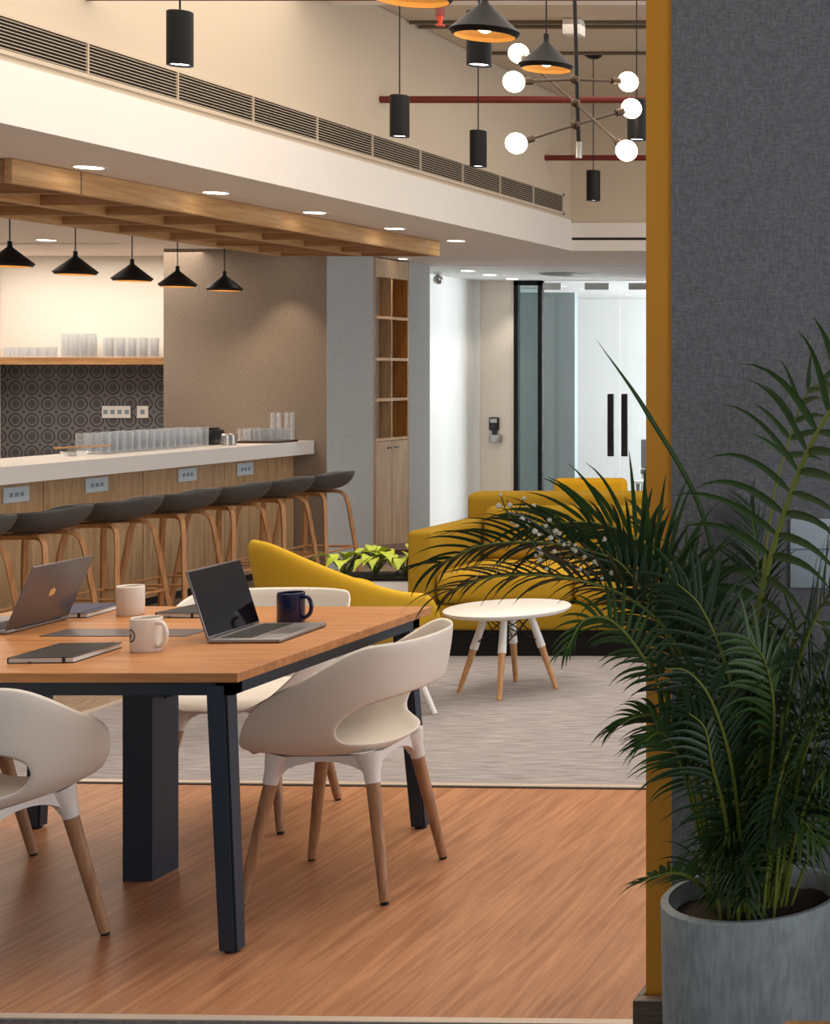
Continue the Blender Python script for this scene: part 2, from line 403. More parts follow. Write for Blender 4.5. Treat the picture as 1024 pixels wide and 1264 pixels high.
# grey wall with a niche for the cabinet
CY0, CY1 = 12.75, 13.39
bm = B(); box(bm, XG-.1, XG, DW+.86, CY0-.0, 0, ZL) if DW+.86 < CY0 else None
box(bm, XG-.5, XG+.004, DW+.001, CY0, 0, ZL-.001); box(bm, XG-.5, XG+.004, CY1, 13.8, 0, ZL-.001)
struct('wall_grey', bm, 'greywall', 'grey wall either side of the tall cabinet')
# white wall, beige wall, glass front
struct('wall_white', box(B(), -6.79, -6.69, 13.8, DG+.1, 0, ZL-.004), 'cool_paint', 'white side wall before the glass doors')
XBE0, XBE1 = P(587, 0, DG).x, P(635, 0, DG).x
struct('wall_beige', box(B(), -6.69, XBE1, DG, DG+.1, 0, ZL-.004), 'beige', 'beige wall beside the glass doors')
struct('trim_9', box(B(), -6.69, P(593, 0, DG).x, DG-.03, DG, 0, ZL-.004), 'cool_paint')
zt = HC+(CY-347)/F*DG
# window_1: black framed narrow glazing
x0, x1 = P(635, 0, DG).x, P(670, 0, DG).x; fw = .045
wn = E('window_1', ((x0+x1)/2, DG, 0)); wn['kind'] = 'structure'; wn['label'] = 'narrow black framed glass panel beside the doors'
def loc_box(px, a): return box(B(), *a)
bm = B(); h = (x1-x0)/2
box(bm, -h, -h+fw, -.03, .03, 0, zt); box(bm, h-fw, h, -.03, .03, 0, zt); box(bm, -h, h, -.03, .03, zt-fw, zt); box(bm, -h, h, -.03, .03, 0, fw)
obj('window_frame', bm, 'black', wn)
obj('pane', box(B(), -h+fw, h-fw, -.004, .004, fw, zt-fw), 'pane_dk', wn)
# frameless glass doors
dx = P(765, 0, DG).x
def glass_door(name, xa, xb, hx, label):
    d = E(name, (xa, DG, 0)); d['kind'] = 'structure'; d['label'] = label
    wd = xb-xa
    obj('pane', box(B(), .004, wd-.004, -.006, .006, .01, zt-.01), 'pane', d)
    z0, z1 = HC-(563-CY)/F*DG, HC-(486-CY)/F*DG
    bm = B(); box(bm, hx-xa-.034, hx-xa+.034, -.075, -.045, z0, z1, .006)
    for z in (z0+.1, z1-.1): box(bm, hx-xa-.012, hx-xa+.012, -.045, -.006, z-.012, z+.012)
    obj('door_handle', bm, 'dev', d)
    return d
xd0 = P(670, 0, DG).x
dd = glass_door('door_1', xd0, dx, P(756, 0, DG).x, 'left leaf of the frameless glass doors with long black handle')
de_ = glass_door('door_2', dx, dx+(dx-xd0), P(773, 0, DG).x, 'right leaf of the frameless glass doors with long black handle')
for par, a, b in ((dd, P(669, 0, DG).x, P(693, 0, DG).x), (dd, P(722, 0, DG).x, P(752, 0, DG).x), (de_, P(776, 0, DG).x, P(806, 0, DG).x)):
    obj('patch_fitting', box(B(), a-par.location.x, b-par.location.x, -.02, .02, zt-.09, zt-.02, .004), 'steel', par)
struct('trim_10', box(B(), XBE1, 3.4, DG-.02, DG+.03, zt+.002, ZL-.006), 'cool_paint', 'white header above the glass doors')
struct('wall_glass_end', box(B(), dx+(dx-xd0), 3.4, DG-.05, DG+.05, 0, ZL-.006), 'cool_paint')
# room behind the glass
struct('wall_far', box(B(), -9.8, 3.4, 20.0, 20.1, 0, ZL-.006), 'cool_paint', 'pale wall of the room behind the glass')
struct('wall_partition', box(B(), P(640, 0, 17.6).x, P(709, 0, 17.6).x, 17.6, 17.7, 0, HC+(CY-361)/F*17.6), 'graywall2', 'grey partition seen through the glass')
# pillar on the right
PD = 3.6
X0, X1 = P(797, 0, PD).x, P(830, 0, PD).x
struct('wall_pillar_edge', box(B(), X0, X1, PD, PD+.35, 0, ZH), 'ochre', 'ochre painted edge of the grey pillar')
struct('wall_pillar', box(B(), X1+.001, 1.4, PD-.012, PD+.34, 0, ZH), 'pillar', 'grey fabric wall behind the palm')
struct('baseboard_pillar', box(B(), X0-.018, 1.4, PD-.045, PD-.0121, 0, .10, .004), 'skirt', 'grey brown skirting of the pillar')
struct('baseboard_pillar_side', box(B(), X0-.018, X0-.0005, PD-.012, PD+.35, 0, .10, .004), 'skirt')

# ================================================================== CEILING THINGS
# long ventilation grille
v0, v1 = 4.0, P(697, 0, 1).x; v1 = XB*F/(697-CX)
vent = E('air_vent', (XB-.015, 0, 0), 0, 'long black slatted air vent running along the beige wall above the white bulkhead', 'vent')
zA, zB = 2.786, 2.950
bm = B(); box(bm, 0, .012, v0, v1, zA, zA+.018); box(bm, 0, .012, v0, v1, zB-.018, zB); box(bm, 0, .012, v0, v0+.03, zA, zB); box(bm, 0, .012, v1-.03, v1, zA, zB)
obj('frame', bm, 'plaster', vent)
obj('backing', box(B(), .0005, .002, v0+.03, v1-.03, zA+.018, zB-.018), 'black', vent)
bm = B(); ns = 9
for i in range(ns):
    z = zA+.018+(i+.5)*(zB-zA-.036)/ns
    a = [bm.verts.new(c) for c in ((.003, v0+.03, z-.0028), (.003, v0+.03, z-.0005), (.010, v0+.03, z), (.010, v0+.03, z-.0026))]
    b = [bm.verts.new((v.co.x, v1-.03, v.co.z)) for v in a]
    for k in range(4): bm.faces.new((a[k], a[(k+1) % 4], b[(k+1) % 4], b[k]))
    bm.faces.new(a); bm.faces.new(b[::-1])
y = v0+.6
while y < v1: box(bm, .002, .0135, y, y+.006, zA+.018, zB-.018); y += .62
obj('slats', bm, 'plaster', vent)
# wooden canopy with cross slats
can = E('slatted_canopy', (0, 0, 0), 0, 'oak ceiling canopy of long beams and cross boards hanging over the bar', 'ceiling canopy')
ZC = 2.404
for bx_ in (-4.954, -5.51, -6.10):
    y1 = 11.31 if bx_ > -6 else 11.31
    bm = B(); box(bm, bx_-.035, bx_, 6.92, y1, ZC, ZL-.002, .002, 1)
    bb = obj('beam', bm, 'oak', can)
obj('joint', box(B(), -4.954, -4.9535, 7.38, 7.386, ZC+.001, ZL-.003), 'dark_line', can)
y = 6.955
k = 0
while y < 11.3:
    bm = B(); box(bm, -6.12, -4.99, y, y+.03, ZC+.006, ZL-.002, .002, 1)
    obj('cross_board', bm, 'oak_x', can); y += .5135 if k else .43; k += 1
obj('cross_board', box(B(), -6.12, -4.99, 11.27, 11.309, ZC, ZL-.002), 'oak_x', can)
# recessed downlights
def downlight(x, y, z, mat, label, group, power, col, deg=100):
    o = E('downlight', (x, y, z), 0, label, 'ceiling light', group)
    bm = B(); lathe(bm, (0, 0, 0), [(.058, 0), (.062, -.004), (.075, -.004), (.078, 0)], 28); obj('trim_ring', bm, 'white_paint', o, True)
    bm = B(); cyl(bm, (0, 0), .058, .058, -.0035, -.001, 28); obj('lens', bm, mat, o)
    spot('downlight_lamp', (x, y, z-.02), power, deg, col)
    return o
names = ['nearest the left end of the beam', 'second along the oak beam', 'third along the oak beam', 'fourth along the oak beam', 'at the far end past the oak beam']
for i, yy in enumerate((7.23, 8.25, 9.27, 10.3, 11.26)):
    downlight(-4.815, yy, ZL, 'lamp_disc', 'round recessed downlight in the low ceiling, '+names[i], 'downlights beside the oak canopy', 22, SOFT)
for i, (px, py) in enumerate(((577, 334), (604, 339), (632, 344))):
    D = .962*F/(CY-py); downlight((px-CX)/F*D, D, ZL-.004, 'lamp_disc', 'small recessed downlight near the glass doors, '+['left', 'middle', 'right'][i]+' of the three', 'downlights before the glass doors', 16, SOFT)
downlight((57-CX)/F*11.2, 11.2, ZL, 'lamp_disc', 'bright recessed downlight behind the hanging bar cones', None, 40, SOFT, 130)
# hidden wall washer over the brown wall
downlight(-6.42, 11.72, ZL, 'lamp_disc', 'recessed spotlight washing the brown wall, hidden behind the canopy', None, 26, WARM, 75)
# air diffuser
D = .962*F/(CY-338)
bm = B(); lathe(bm, (0, 0, 0), [(0, -.012), (.25, -.012), (.28, 0)], 36)
o = obj('air_diffuser', bm, 'steel', None, True, ((702-CX)/F*D, D, ZL-.004)); tag(o, 'flat round metal air diffuser in the ceiling before the glass doors', 'vent')
# red pipes
for i, (D, xa, xb, h, lab) in enumerate(((6.47, XB, 3.3, 3.134, 'red fire pipe cut by the top edge of the picture, nearest the front'), (9.06, XB, 3.3, 3.157, 'long red fire pipe behind the branching chandelier'), (11.68, XB, 3.3, 3.18, 'short looking red fire pipe farthest away, low by the corner'))):
    bm = B(); sweep(bm, [(xa-D*0-.014, 0, 0), (xb, 0, 0)], .021, 12)
    o = obj('fire_pipe', bm, 'red', None, True, (0, D, h)); tag(o, lab, 'pipe', 'red fire pipes crossing the hall')
# conduits on the high ceiling
for i, (yp, lab) in enumerate(((28, 'upper thin ceiling conduit of the close pair'), (33.5, 'lower thin ceiling conduit of the close pair'), (66, 'single thin ceiling conduit carrying the lamp canopy'))):
    D = (ZH-.012-HC)*F/(CY-yp)
    bm = B(); sweep(bm, [(XB, 0, 0), (3.3, 0, 0)], .011, 8); o = obj('conduit', bm, 'conduit', None, True, (0, D, ZH-.012)); tag(o, lab, 'conduit', 'conduits on the high ceiling')
D = (ZH-.05-HC)*F/(CY-34)
bm = B(); box(bm, -.055, .055, -.05, .05, -.05, .048, .01); o = obj('junction_box', bm, 'white_paint', None, True, ((708-CX)/F*D, D, ZH-.05)); tag(o, 'white junction box on the paired ceiling conduits', 'junction box')
struct('trim_11', box(B(), XB-.01, 3.4, 8.1, 8.5, 3.58, ZH), 'white_paint', 'pale ceiling beam at the top of the picture')
# sprinkler drop
bm = B(); s = E('sprinkler', P(543, 32, 7.6), 0, 'red sprinkler pipe dropping from the ceiling with an orange tip', 'sprinkler')
zz = ZH-s.location.z
obj('pipe', sweep(B(), [(0, 0, .05), (0, 0, zz)], .022, 12), 'red', s, True)
bm = B(); lathe(bm, (0, 0, 0), [(0, 0), (.022, 0), (.022, .006), (.008, .01), (.014, .03), (.018, .05), (0, .05)], 14); obj('head', bm, 'redl', s, True)

# cylinder pendants
def cyl_pendant(px, pyb, D, label):
    p = P(px, pyb, D); o = E('cylinder_pendant', p, 0, label, 'pendant lamp', 'black cylinder pendants')
    r = .045; L_ = .205
    bm = B(); lathe(bm, (0, 0, 0), [(r-.006, .012), (r-.004, 0), (r, 0), (r, L_-.003), (r-.004, L_), (0, L_)], 28)
    lathe(bm, (0, 0, 0), [(r-.006, .012), (r-.006, .04), (0, .04)], 28); obj('lamp_shade', bm, 'black', o, True)
    bm = B(); cyl(bm, (0, 0), r-.0065, r-.0065, .008, .012, 24); obj('lens', bm, 'lamp_cool', o)
    zz = ZH-p.z
    obj('cord', sweep(B(), [(0, 0, L_), (0, 0, zz-.02)], .0035, 6), 'black', o)
    bm = B(); lathe(bm, (0, 0, 0), [(0, zz-.03), (.03, zz-.028), (.055, zz-.012), (.058, zz), (0, zz)], 20); obj('canopy', bm, 'black', o, True)
    spot('pendant_lamp', p-Vector((0, 0, .015)), 20, 80, (1, .93, .84), rad=.03)
cyl_pendant(222, 81, 5.83, 'black cylinder pendant hanging in front of the air vent at left')
cyl_pendant(591, 81, 5.83, 'black cylinder pendant half hidden above the middle, just behind a black cone shade')
cyl_pendant(493, 169, 7.6, 'black cylinder pendant hanging at the left end of the long red pipe')
cyl_pendant(785.5, 173, 7.68, 'black cylinder pendant behind the right hand bulbs next to the ochre edge')
cyl_pendant(590, 206, 8.71, 'black cylinder pendant hanging before the far half of the air vent')
cyl_pendant(732, 248, 10.4, 'small far black cylinder pendant below the short red pipe')
# cone pendants
def cone_pendant(p, R, H, ztop, label, group, power, warm='lamp_warm', deg=130):
    o = E('cone_pendant', p, 0, label, 'pendant lamp', group)
    bm = B(); lathe(bm, (0, 0, 0), [(R*.86, 0), (R*.88, .0), (R, H*.13), (R*.98, H*.16), (R*.12, H*.9), (R*.1, H), (R*.1, H*1.18), (0, H*1.18)], 36); obj('lamp_shade', bm, 'black', o, True)
    bm = B(); lathe(bm, (0, 0, 0), [(R*.865, .0005), (R*.965, H*.14), (R*.10, H*.88), (0, H*.88)], 36); obj('lining', bm, 'gold', o, True)
    bm = B(); bmesh.ops.create_uvsphere(bm, u_segments=16, v_segments=10, radius=R*.26, matrix=Matrix.Translation((0, 0, H*.32))); obj('bulb', bm, warm, o, True)
    obj('cord', sweep(B(), [(0, 0, H*1.18), (0, 0, ztop-p.z)], .0035, 6), 'black', o)
    spot('cone_lamp', (p.x, p.y, p.z-.012), power, deg, WARM, rad=.04)
    return o
cone_pendant(P(507, 0, 4.5), .120, .135, ZH, 'black cone pendant cut off by the top edge, its glowing rim showing', 'black cone pendants by the chandelier', 10)
cone_pendant(P(598, 45, 5.3), .115, .128, ZH, 'larger black cone pendant with gold inside, left of the chandelier', 'black cone pendants by the chandelier', 10)
cone_pendant(P(674, 86, 6.75), .117, .132, ZH, 'black cone pendant hanging over the chandelier arms', 'black cone pendants by the chandelier', 10)
bl = ['black cone lamp over the bar, leftmost and cut by the picture edge', 'second black cone lamp over the bar from the left', 'middle black cone lamp of the five over the bar', 'fourth black cone lamp over the bar, at the edge of the brown wall', 'fifth and farthest black cone lamp over the bar, before the brown wall']
for i, (px, py, D) in enumerate(((12, 329, 8.97), (93, 339, 9.66), (163, 347, 10.36), (219, 354, 11.0), (277, 359, 11.52))):
    cone_pendant(P(px, py, D), .124, .125, ZL, bl[i], 'black cones over the bar', 8)
# branching chandelier
cD = 7.25
c0 = P(711, 0, cD)
ch = E('chandelier', (c0.x, cD, P(0, 195, cD).z), 0, 'brass and black branching chandelier with glowing globe bulbs', 'chandelier')
b0 = ch.location
q = lambda x, y, d=0: P(x, y, cD+d)-b0
bm = B(); sweep(bm, [q(714, 180), q(709, 0)*1.0], .009, 10); sweep(bm, [q(709, 0), Vector((q(709, 0).x, 0, ZH-b0.z))], .009, 10); obj('stem', bm, 'black', ch, True)
bm = B(); lathe(bm, tuple(q(714, 195)), [(0, 0), (.016, 0), (.016, .075), (0, .075)], 14); obj('finial', bm, 'steel', ch, True)
arms = [((634, 101), (775, 101), -.20, .20, (709, 98)), ((640, 66), (773, 186), .23, -.23, (710, 127)), ((637, 177), (779, 134), -.2, .2, (710, 154))]
for (ax, ay), (bx2, by2), da, db, (hx, hy) in arms:
    hp = q(hx, hy)
    for (x, y, d) in ((ax, ay, da), (bx2, by2, db)):
        e = P(x, y, cD+d)-b0; dr = (e-hp).normalized()
        obj('arm', sweep(B(), [hp, e-dr*.05], .0065, 8), 'brass', ch, True)
        obj('socket', sweep(B(), [e-dr*.085, e-dr*.045], .017, 12), 'brass', ch, True)
        bm = B(); bmesh.ops.create_uvsphere(bm, u_segments=20, v_segments=14, radius=.048, matrix=Matrix.Translation(e)); obj('bulb', bm, 'bulb', ch, True)
    bm = B(); bmesh.ops.create_uvsphere(bm, u_segments=16, v_segments=10, radius=.022, matrix=Matrix.Translation(hp)); obj('hub', bm, 'brass', ch, True)

# ================================================================== BAR
ZK = 1.022; XC = -6.234; XP = -6.392
bm = B(); box(bm, -6.86, XC, 6.3, DW-.002, ZK-.104, ZK, .004)
o = obj('bar_counter', bm, 'counter'); tag(o, 'long thick white bar counter top', 'counter')
bp = E('bar_cabinet', (XP, 0, 0), 0, 'light oak panelled front of the bar beneath the white counter', 'bar front')
yj = [6.3, 7.32, 8.25, 9.19, 10.13, 11.06, DW-.004]
for a, b in zip(yj, yj[1:]):
    obj('panel', box(B(), -.04, 0, a+.004, b-.004, .06, ZK-.106), 'oak_v', bp)
obj('backing', box(B(), -.3, -.041, 6.3, DW-.004, 0, ZK-.106), 'dark_line', bp)
for i, (px, py) in enumerate(((18.5, 610.5), (118, 598.5), (230, 586), (301.5, 579))):
    D = XP*F/(px-CX); z = HC-(py-CY)/F*D
    s = E('bar_socket', (XP, D, z), 0, 'pale blue wall socket on the oak bar front, '+['leftmost', 'second from left', 'third from left', 'farthest right under the tray of glasses'][i], 'socket', 'pale sockets along the bar front')
    obj('plate', box(B(), .0005, .010, -.105, .105, -.045, .045, .002), 'plate', s)
    bm = B()
    for yy in (-.045, 0, .045): box(bm, .010, .0115, yy-.014, yy+.014, -.012, .012)
    obj('outlet', bm, 'plate_mark', s)
# tiled splash and shelf
struct('trim_12', box(B(), P(2, 0, DB).x, -7.411, DB-.012, DB-.0005, .6, HC+(CY-450)/F*12.7), 'tile', 'grey medallion patterned tiles behind the bar')
SZ = HC+(CY-441)/F*12.45
o = obj('wall_shelf', box(B(), P(2, 0, DB).x+.001, -7.4115, 12.45, DB-.013, SZ-.06, SZ, .003), 'oak_x'); tag(o, 'oak wall shelf above the patterned tiles holding glasses', 'shelf')
for (a, b, lab, mk) in ((127, 162, 'wide white socket strip on the patterned tiles', 4), (170, 184, 'small square white switch on the patterned tiles', 1)):
    xa, xb = P(a, 0, 12.74).x, P(b, 0, 12.74).x
    s = E('wall_socket', ((xa+xb)/2, DB-.013, HC-(508.5-CY)/F*12.74), 0, lab, 'socket'); hw = (xb-xa)/2
    obj('plate', box(B(), -hw, hw, -.010, 0, -.05, .05, .002), 'shell_w', s)
    bm = B()
    for k in range(mk):
        cx = -hw+(k+.5)*2*hw/mk; box(bm, cx-.017, cx+.017, -.0115, -.010, -.018, .018)
    obj('outlet', bm, 'plate_mark', s)
# glasses
def glass_thing(name, r, h, facets=20, taper=.92):
    bm = B(); lathe(bm, (0, 0, 0), [(0, 0), (r*taper, 0), (r*taper, .004), (r, h), (r-.0025, h), (r*taper-.003, .012), (0, .012)], facets)
    o = obj(name, bm, 'glass', None, facets > 12); return o
tall = glass_thing('tumbler', .033, .135); first = True
G1 = 'clear tumblers packed on the bar counter'
n = 0
for j in range(3):
    for i in range(15):
        yy = 10.0+i*.078; xx = -6.56-j*.074+(i % 2)*.004
        lab = 'clear tall tumbler in the packed rows on the white bar counter'
        if n == 0: o = tall; o.location = (xx, yy, ZK); tag(o, lab, 'glass', G1)
        else: dup(tall, None, (xx, yy, ZK))
        n += 1
# a tray of short glasses at the far end
ty = 11.64; tx = -6.42
bm = B(); box(bm, -.17, .17, -.15, .15, 0, .006, .002); box(bm, -.17, .17, -.15, -.142, .006, .016); box(bm, -.17, .17, .142, .15, .006, .016); box(bm, -.17, -.162, -.15, .15, .006, .016); box(bm, .162, .17, -.15, .15, .006, .016)
o = obj('serving_tray', bm, 'maroon', None, False, (tx, ty, ZK)); tag(o, 'flat dark serving tray under short glasses at the far end of the bar', 'tray')
sh = glass_thing('short_glass', .036, .10, 10, .85); n = 0
for i in range(4):
    for j in range(3):
        p = (tx-.12+i*.078, ty-.08+j*.078, ZK+.006)
        if n == 0: sh.location = p; tag(sh, 'short faceted glass on the dark tray at the far end of the bar', 'glass', 'short glasses on the dark tray')
        else: dup(sh, None, p)
        n += 1
for (px, D, h, lab) in ((340, 11.86, .22, 'tall empty glass jar, the left one behind the short glasses'), (357, 11.93, .22, 'tall empty glass jar, the right one behind the short glasses')):
    bm = B(); lathe(bm, (0, 0, 0), [(0, 0), (.037, 0), (.037, h), (.035, h), (.035, .01), (0, .01)], 24)
    o = obj('glass_jar', bm, 'glass', None, True, ((px-CX)/F*D, D, ZK)); tag(o, lab, 'glass jar')
# black appliance and steel tins
a = E('coffee_grinder', (P(262, 0, 11.25).x-.05, 11.27, ZK), 0, 'small black box appliance between the glasses on the bar', 'appliance')
obj('body', box(B(), -.075, .085, -.08, .08, .0, .11, .012), 'dev', a, True)
obj('lid', box(B(), -.13, .06, -.07, .06, .111, .125, .004), 'dev', a, True)
for i, px in enumerate((252, 259)):
    bm = B(); lathe(bm, (0, 0, 0), [(0, 0), (.03, 0), (.032, .03), (.03, .075), (.02, .085), (0, .085)], 18)
    o = obj('steel_tin', bm, 'steel', None, True, (-6.44, 11.16+.075*i, ZK)); tag(o, ['shiny steel tin standing next to the last tumblers', 'shiny steel tin before the black appliance'][i], 'tin')
bm = B(); sweep(bm, [(0, 0, .0), (.0, .42, .0)], .008, 8)
st = E('utensil_caddy', (P(92, 0, 9.75).x, 9.75, ZK), 0, 'low caddy with a wooden stick at the left of the tumblers', 'caddy')
obj('bowl', lathe(B(), (0, 0, 0), [(0, 0), (.05, 0), (.08, .03), (.076, .03), (.048, .005), (0, .005)], 20), 'glass', st, True)
obj('stick', sweep(B(), [(-.10, -.05, .052), (.13, .16, .06)], .006, 8), 'leg_l', st, True)
obj('holder', box(B(), -.03, .0, -.02, .02, .0, .048), 'steel', st)
# glasses on the wall shelf
def shelf_row(px0, px1, r, h, facets, name, lab, group, rows=2):
    g = glass_thing(name, r, h, facets); n = 0
    for j in range(rows):
        D = 12.52+j*.10; x = P(px0, 0, D).x+r
        while x < P(px1, 0, D).x-r*.8:
            if n == 0: g.location = (x, D, SZ); tag(g, lab, 'glass', group)
            else: dup(g, None, (x, D, SZ))
            n += 1; x += 2*r+.008
shelf_row(4, 74, .033, .085, 16, 'short_tumbler', 'short clear tumbler at the left of the oak wall shelf', 'short tumblers on the wall shelf')
shelf_row(76, 126, .033, .195, 18, 'tall_glass', 'tall slim clear glass in the middle of the oak wall shelf', 'tall glasses on the wall shelf')
shelf_row(128, 199, .042, .16, 8, 'faceted_glass', 'faceted clear glass at the right of the oak wall shelf', 'faceted glasses on the wall shelf')

# bar stools ------------------------------------------------------------
def bowl(bm, Rx, Rf, Rb, Hf, z0, flare=.02, k=.62, n=56, hole=None, thick=.008, pw=2.5, rows=6, dip=.0, srows=5):
    """an open shell: seat pan that turns up into a rim of height Hf(angle from front)"""
    cen = None; cols = []
    for i in range(n):
        th = 2*PI*i/n; s, c = math.sin(th), math.cos(th)
        Ry = Rf if c > 0 else Rb
        R = 1/((abs(s)/Rx)**pw+(abs(c)/Ry)**pw)**(1/pw)
        a = math.degrees(abs((th+PI) % (2*PI)-PI))     # 0 front, 180 back
        H = Hf(a)
        if hole:
            hw, tm, up, dn = hole; qd = (180-a)/hw
            e = max(0, 1-qd**3.6)**.5 if qd < 1 else 0
            tl, tu = tm-.03-dn*e, tm+.03+up*e
            ts = [0, tl*.33, tl*.66, tl, tu, tu+(1-tu)*.33, tu+(1-tu)*.66, 1]
        else: ts = [q_/rows for q_ in range(rows+1)]
        col = []
        for q_ in range(1, srows+1):
            r = k*R*q_/srows; col.append((r, -dip*(1-(q_/srows)**2)))
        for t in ts[1:]:
            r = k*R*(1-t)**2+2*R*.98*t*(1-t)+(R+flare*(H > .03))*t*t
            z = H*t*t; col.append((r, z))
        cols.append([bm.verts.new((r*s, r*c, z0+z)) for r, z in col])
    cen = bm.verts.new((0, 0, z0-dip))
    hr = srows-1+3
    for i in range(n):
        A, C_ = cols[i], cols[(i+1) % n]
        bm.faces.new((cen, A[0], C_[0]))
        th = (i+.5)*360/n; a = abs((th+180) % 360-180)
        for r in range(len(A)-1):
            if hole and r == hr and (180-a) < hole[0]: continue
            bm.faces.new((A[r], A[r+1], C_[r+1], C_[r]))
    return bm
def solid(o, t, sub=1, off=0):
    m = o.modifiers.new('thickness', 'SOLIDIFY'); m.thickness = t; m.offset = off
    if sub: s = o.modifiers.new('smooth', 'SUBSURF'); s.levels = sub; s.render_levels = sub
    return o
def make_stool():
    o = E('bar_stool', (0, 0, 0), 0, 'x', 'bar stool', 'bar stools along the counter')
    Hs = lambda a: .035+.075*sm(30, 95, a)+.015*sm(100, 165, a)
    bm = bowl(B(), .25, .20, .215, Hs, .722, .02, .42, 48)
    solid(obj('seat', bm, 'stool', o, True), .012, 1)
    bm = B(); cyl(bm, (0, 0), .09, .10, .704, .716, 24); obj('seat_plate', bm, 'dev', o, True)
    for sx in (-1, 1):
        pts = [(sx*.25, -.215, 0), (sx*.165, -.155, .60), (sx*.152, -.142, .66), (sx*.135, -.115, .690), (sx*.125, -.08, .697), (sx*.12, 0, .698), (sx*.125, .08, .697), (sx*.135, .115, .690), (sx*.152, .142, .66), (sx*.165, .155, .60), (sx*.25, .215, 0)]
        obj('leg_frame', sweep(B(), pts, .019, 4, flat=.85), 'stool_leg', o, 30)
    z = .29; fx, fy = .25-.085*z/.6, .215-.06*z/.6
    for a, b in (((-fx, -fy), (fx, -fy)), ((-fx, fy), (fx, fy)), ((-fx, -fy), (-fx, fy)), ((fx, -fy), (fx, fy))):
        obj('rung', sweep(B(), [(a[0], a[1], z), (b[0], b[1], z)], .009, 8), 'stool_leg', o, True)
    return o
stool = make_stool()
sl = ['dark grey bar stool with oak legs cut by the left picture edge', 'dark grey bar stool behind the silver laptop, second along the counter',
      'dark grey bar stool behind the plain white mug, third along the counter', 'dark grey bar stool behind the open laptop screen, fourth along the counter',
      'dark grey bar stool just left of the yellow armchair, fifth along the counter', 'dark grey bar stool behind the top of the yellow armchair, second last of the row',
      'dark grey bar stool standing last in the row before the grey wall']
for i, yy in enumerate((7.55, 8.13, 8.74, 9.32, 9.88, 10.43, 10.98)):
    rz = PI/2+math.radians([0, 3, -2, 2, -3, 1, 0][i])
    if i == 0: stool.location = (-5.70, yy, 0); stool.rotation_euler = (0, 0, rz); stool['label'] = sl[0]
    else: dup(stool, None, (-5.70, yy, 0), rz, sl[i])

# tall cabinet in the grey wall -------------------------------------------
cb = E('tall_cabinet', (XG, (CY0+CY1)/2, 0), 0, 'tall narrow oak cabinet with eight open cubbies above two doors, set in the grey wall', 'cabinet')
hw = (CY1-CY0)/2; dp = .45
bm = B(); box(bm, -dp, .006, -hw+.001, -hw+.03, 0, ZL-.01); box(bm, -dp, .006, hw-.03, hw-.001, 0, ZL-.01); box(bm, -dp, -dp+.02, -hw+.03, hw-.03, 0, ZL-.01)
box(bm, -.02, .002, -hw+.03, hw-.03, 2.36, ZL-.01); obj('body', bm, 'cubby', cb)
obj('top_panel', box(B(), .0025, .008, -hw+.03, hw-.03, 2.36, ZL-.01), 'oak_v', cb)
for z in (2.35, 2.0, 1.65, 1.31, .975): obj('shelf', box(B(), -dp+.02, .007, -hw+.03, hw-.03, z, z+.025), 'cubby' if 0 else 'oak', cb)
obj('divider', box(B(), -dp+.02, .006, -.010, .010, 1.0, 2.35), 'oak_v', cb)
for s in (-1, 1):
    a, b = sorted((s*.003, s*(hw-.03)))
    d = obj('door', box(B(), -.015, .008, a, b, .08, .97, .002), 'oak_v', cb)
    bm = B(); sweep(bm, [(.02, s*.03, .915), (.02, s*.10, .915)], .007, 8); sweep(bm, [(.008, s*.05, .915), (.02, s*.05, .915)], .005, 6); obj('door_handle', bm, 'dev', d, True)
obj('plinth', box(B(), -.03, -.01, -hw+.03, hw-.03, 0, .08), 'dark_line', cb)
spot('cabinet_lamp', (XG+.10, 13.07, ZL-.02), 7, 70, (1, .78, .45), rad=.01)
bm = B(); lathe(bm, (0, 0, 0), [(0, -.003), (.03, -.003), (.035, 0)], 18); o = obj('downlight', bm, 'lamp_disc', None, False, (XG+.10, 13.07, ZL)); tag(o, 'tiny spotlight above the tall oak cabinet', 'ceiling light')
# access reader on the beige wall
r = E('access_reader', P(611, 531, DG-.001), 0, 'black access keypad above a small steel box on the beige wall', 'keypad')
obj('keypad', box(B(), -.055, .045, -.035, 0, 0, .135, .008), 'dev', r, True)
obj('display', box(B(), -.04, .03, -.0365, -.035, .08, .12), 'steel', r)
obj('steel_box', box(B(), -.05, .075, -.05, 0, -.13, -.045, .012), 'steel', r, True)
obj('neck', box(B(), -.02, .02, -.03, 0, -.045, 0), 'dev', r)
# security camera
r = E('security_camera', P(540, 337, 15.0), 0, 'small white security camera under the ceiling by the white wall', 'camera')
r.location.z = ZL-.004; r.location.x = -6.45; r.location.y = (-6.45)*F/(541-CX)
bm = B(); lathe(bm, (0, 0, 0), [(0, 0), (.05, 0), (.05, -.02), (.02, -.03), (.02, -.05), (0, -.05)], 18); obj('mount', bm, 'shell_w', r, True)
bm = B(); bmesh.ops.create_uvsphere(bm, u_segments=16, v_segments=10, radius=.045, matrix=Matrix.Translation((0, -.01, -.075))); obj('head', bm, 'steel', r, True)

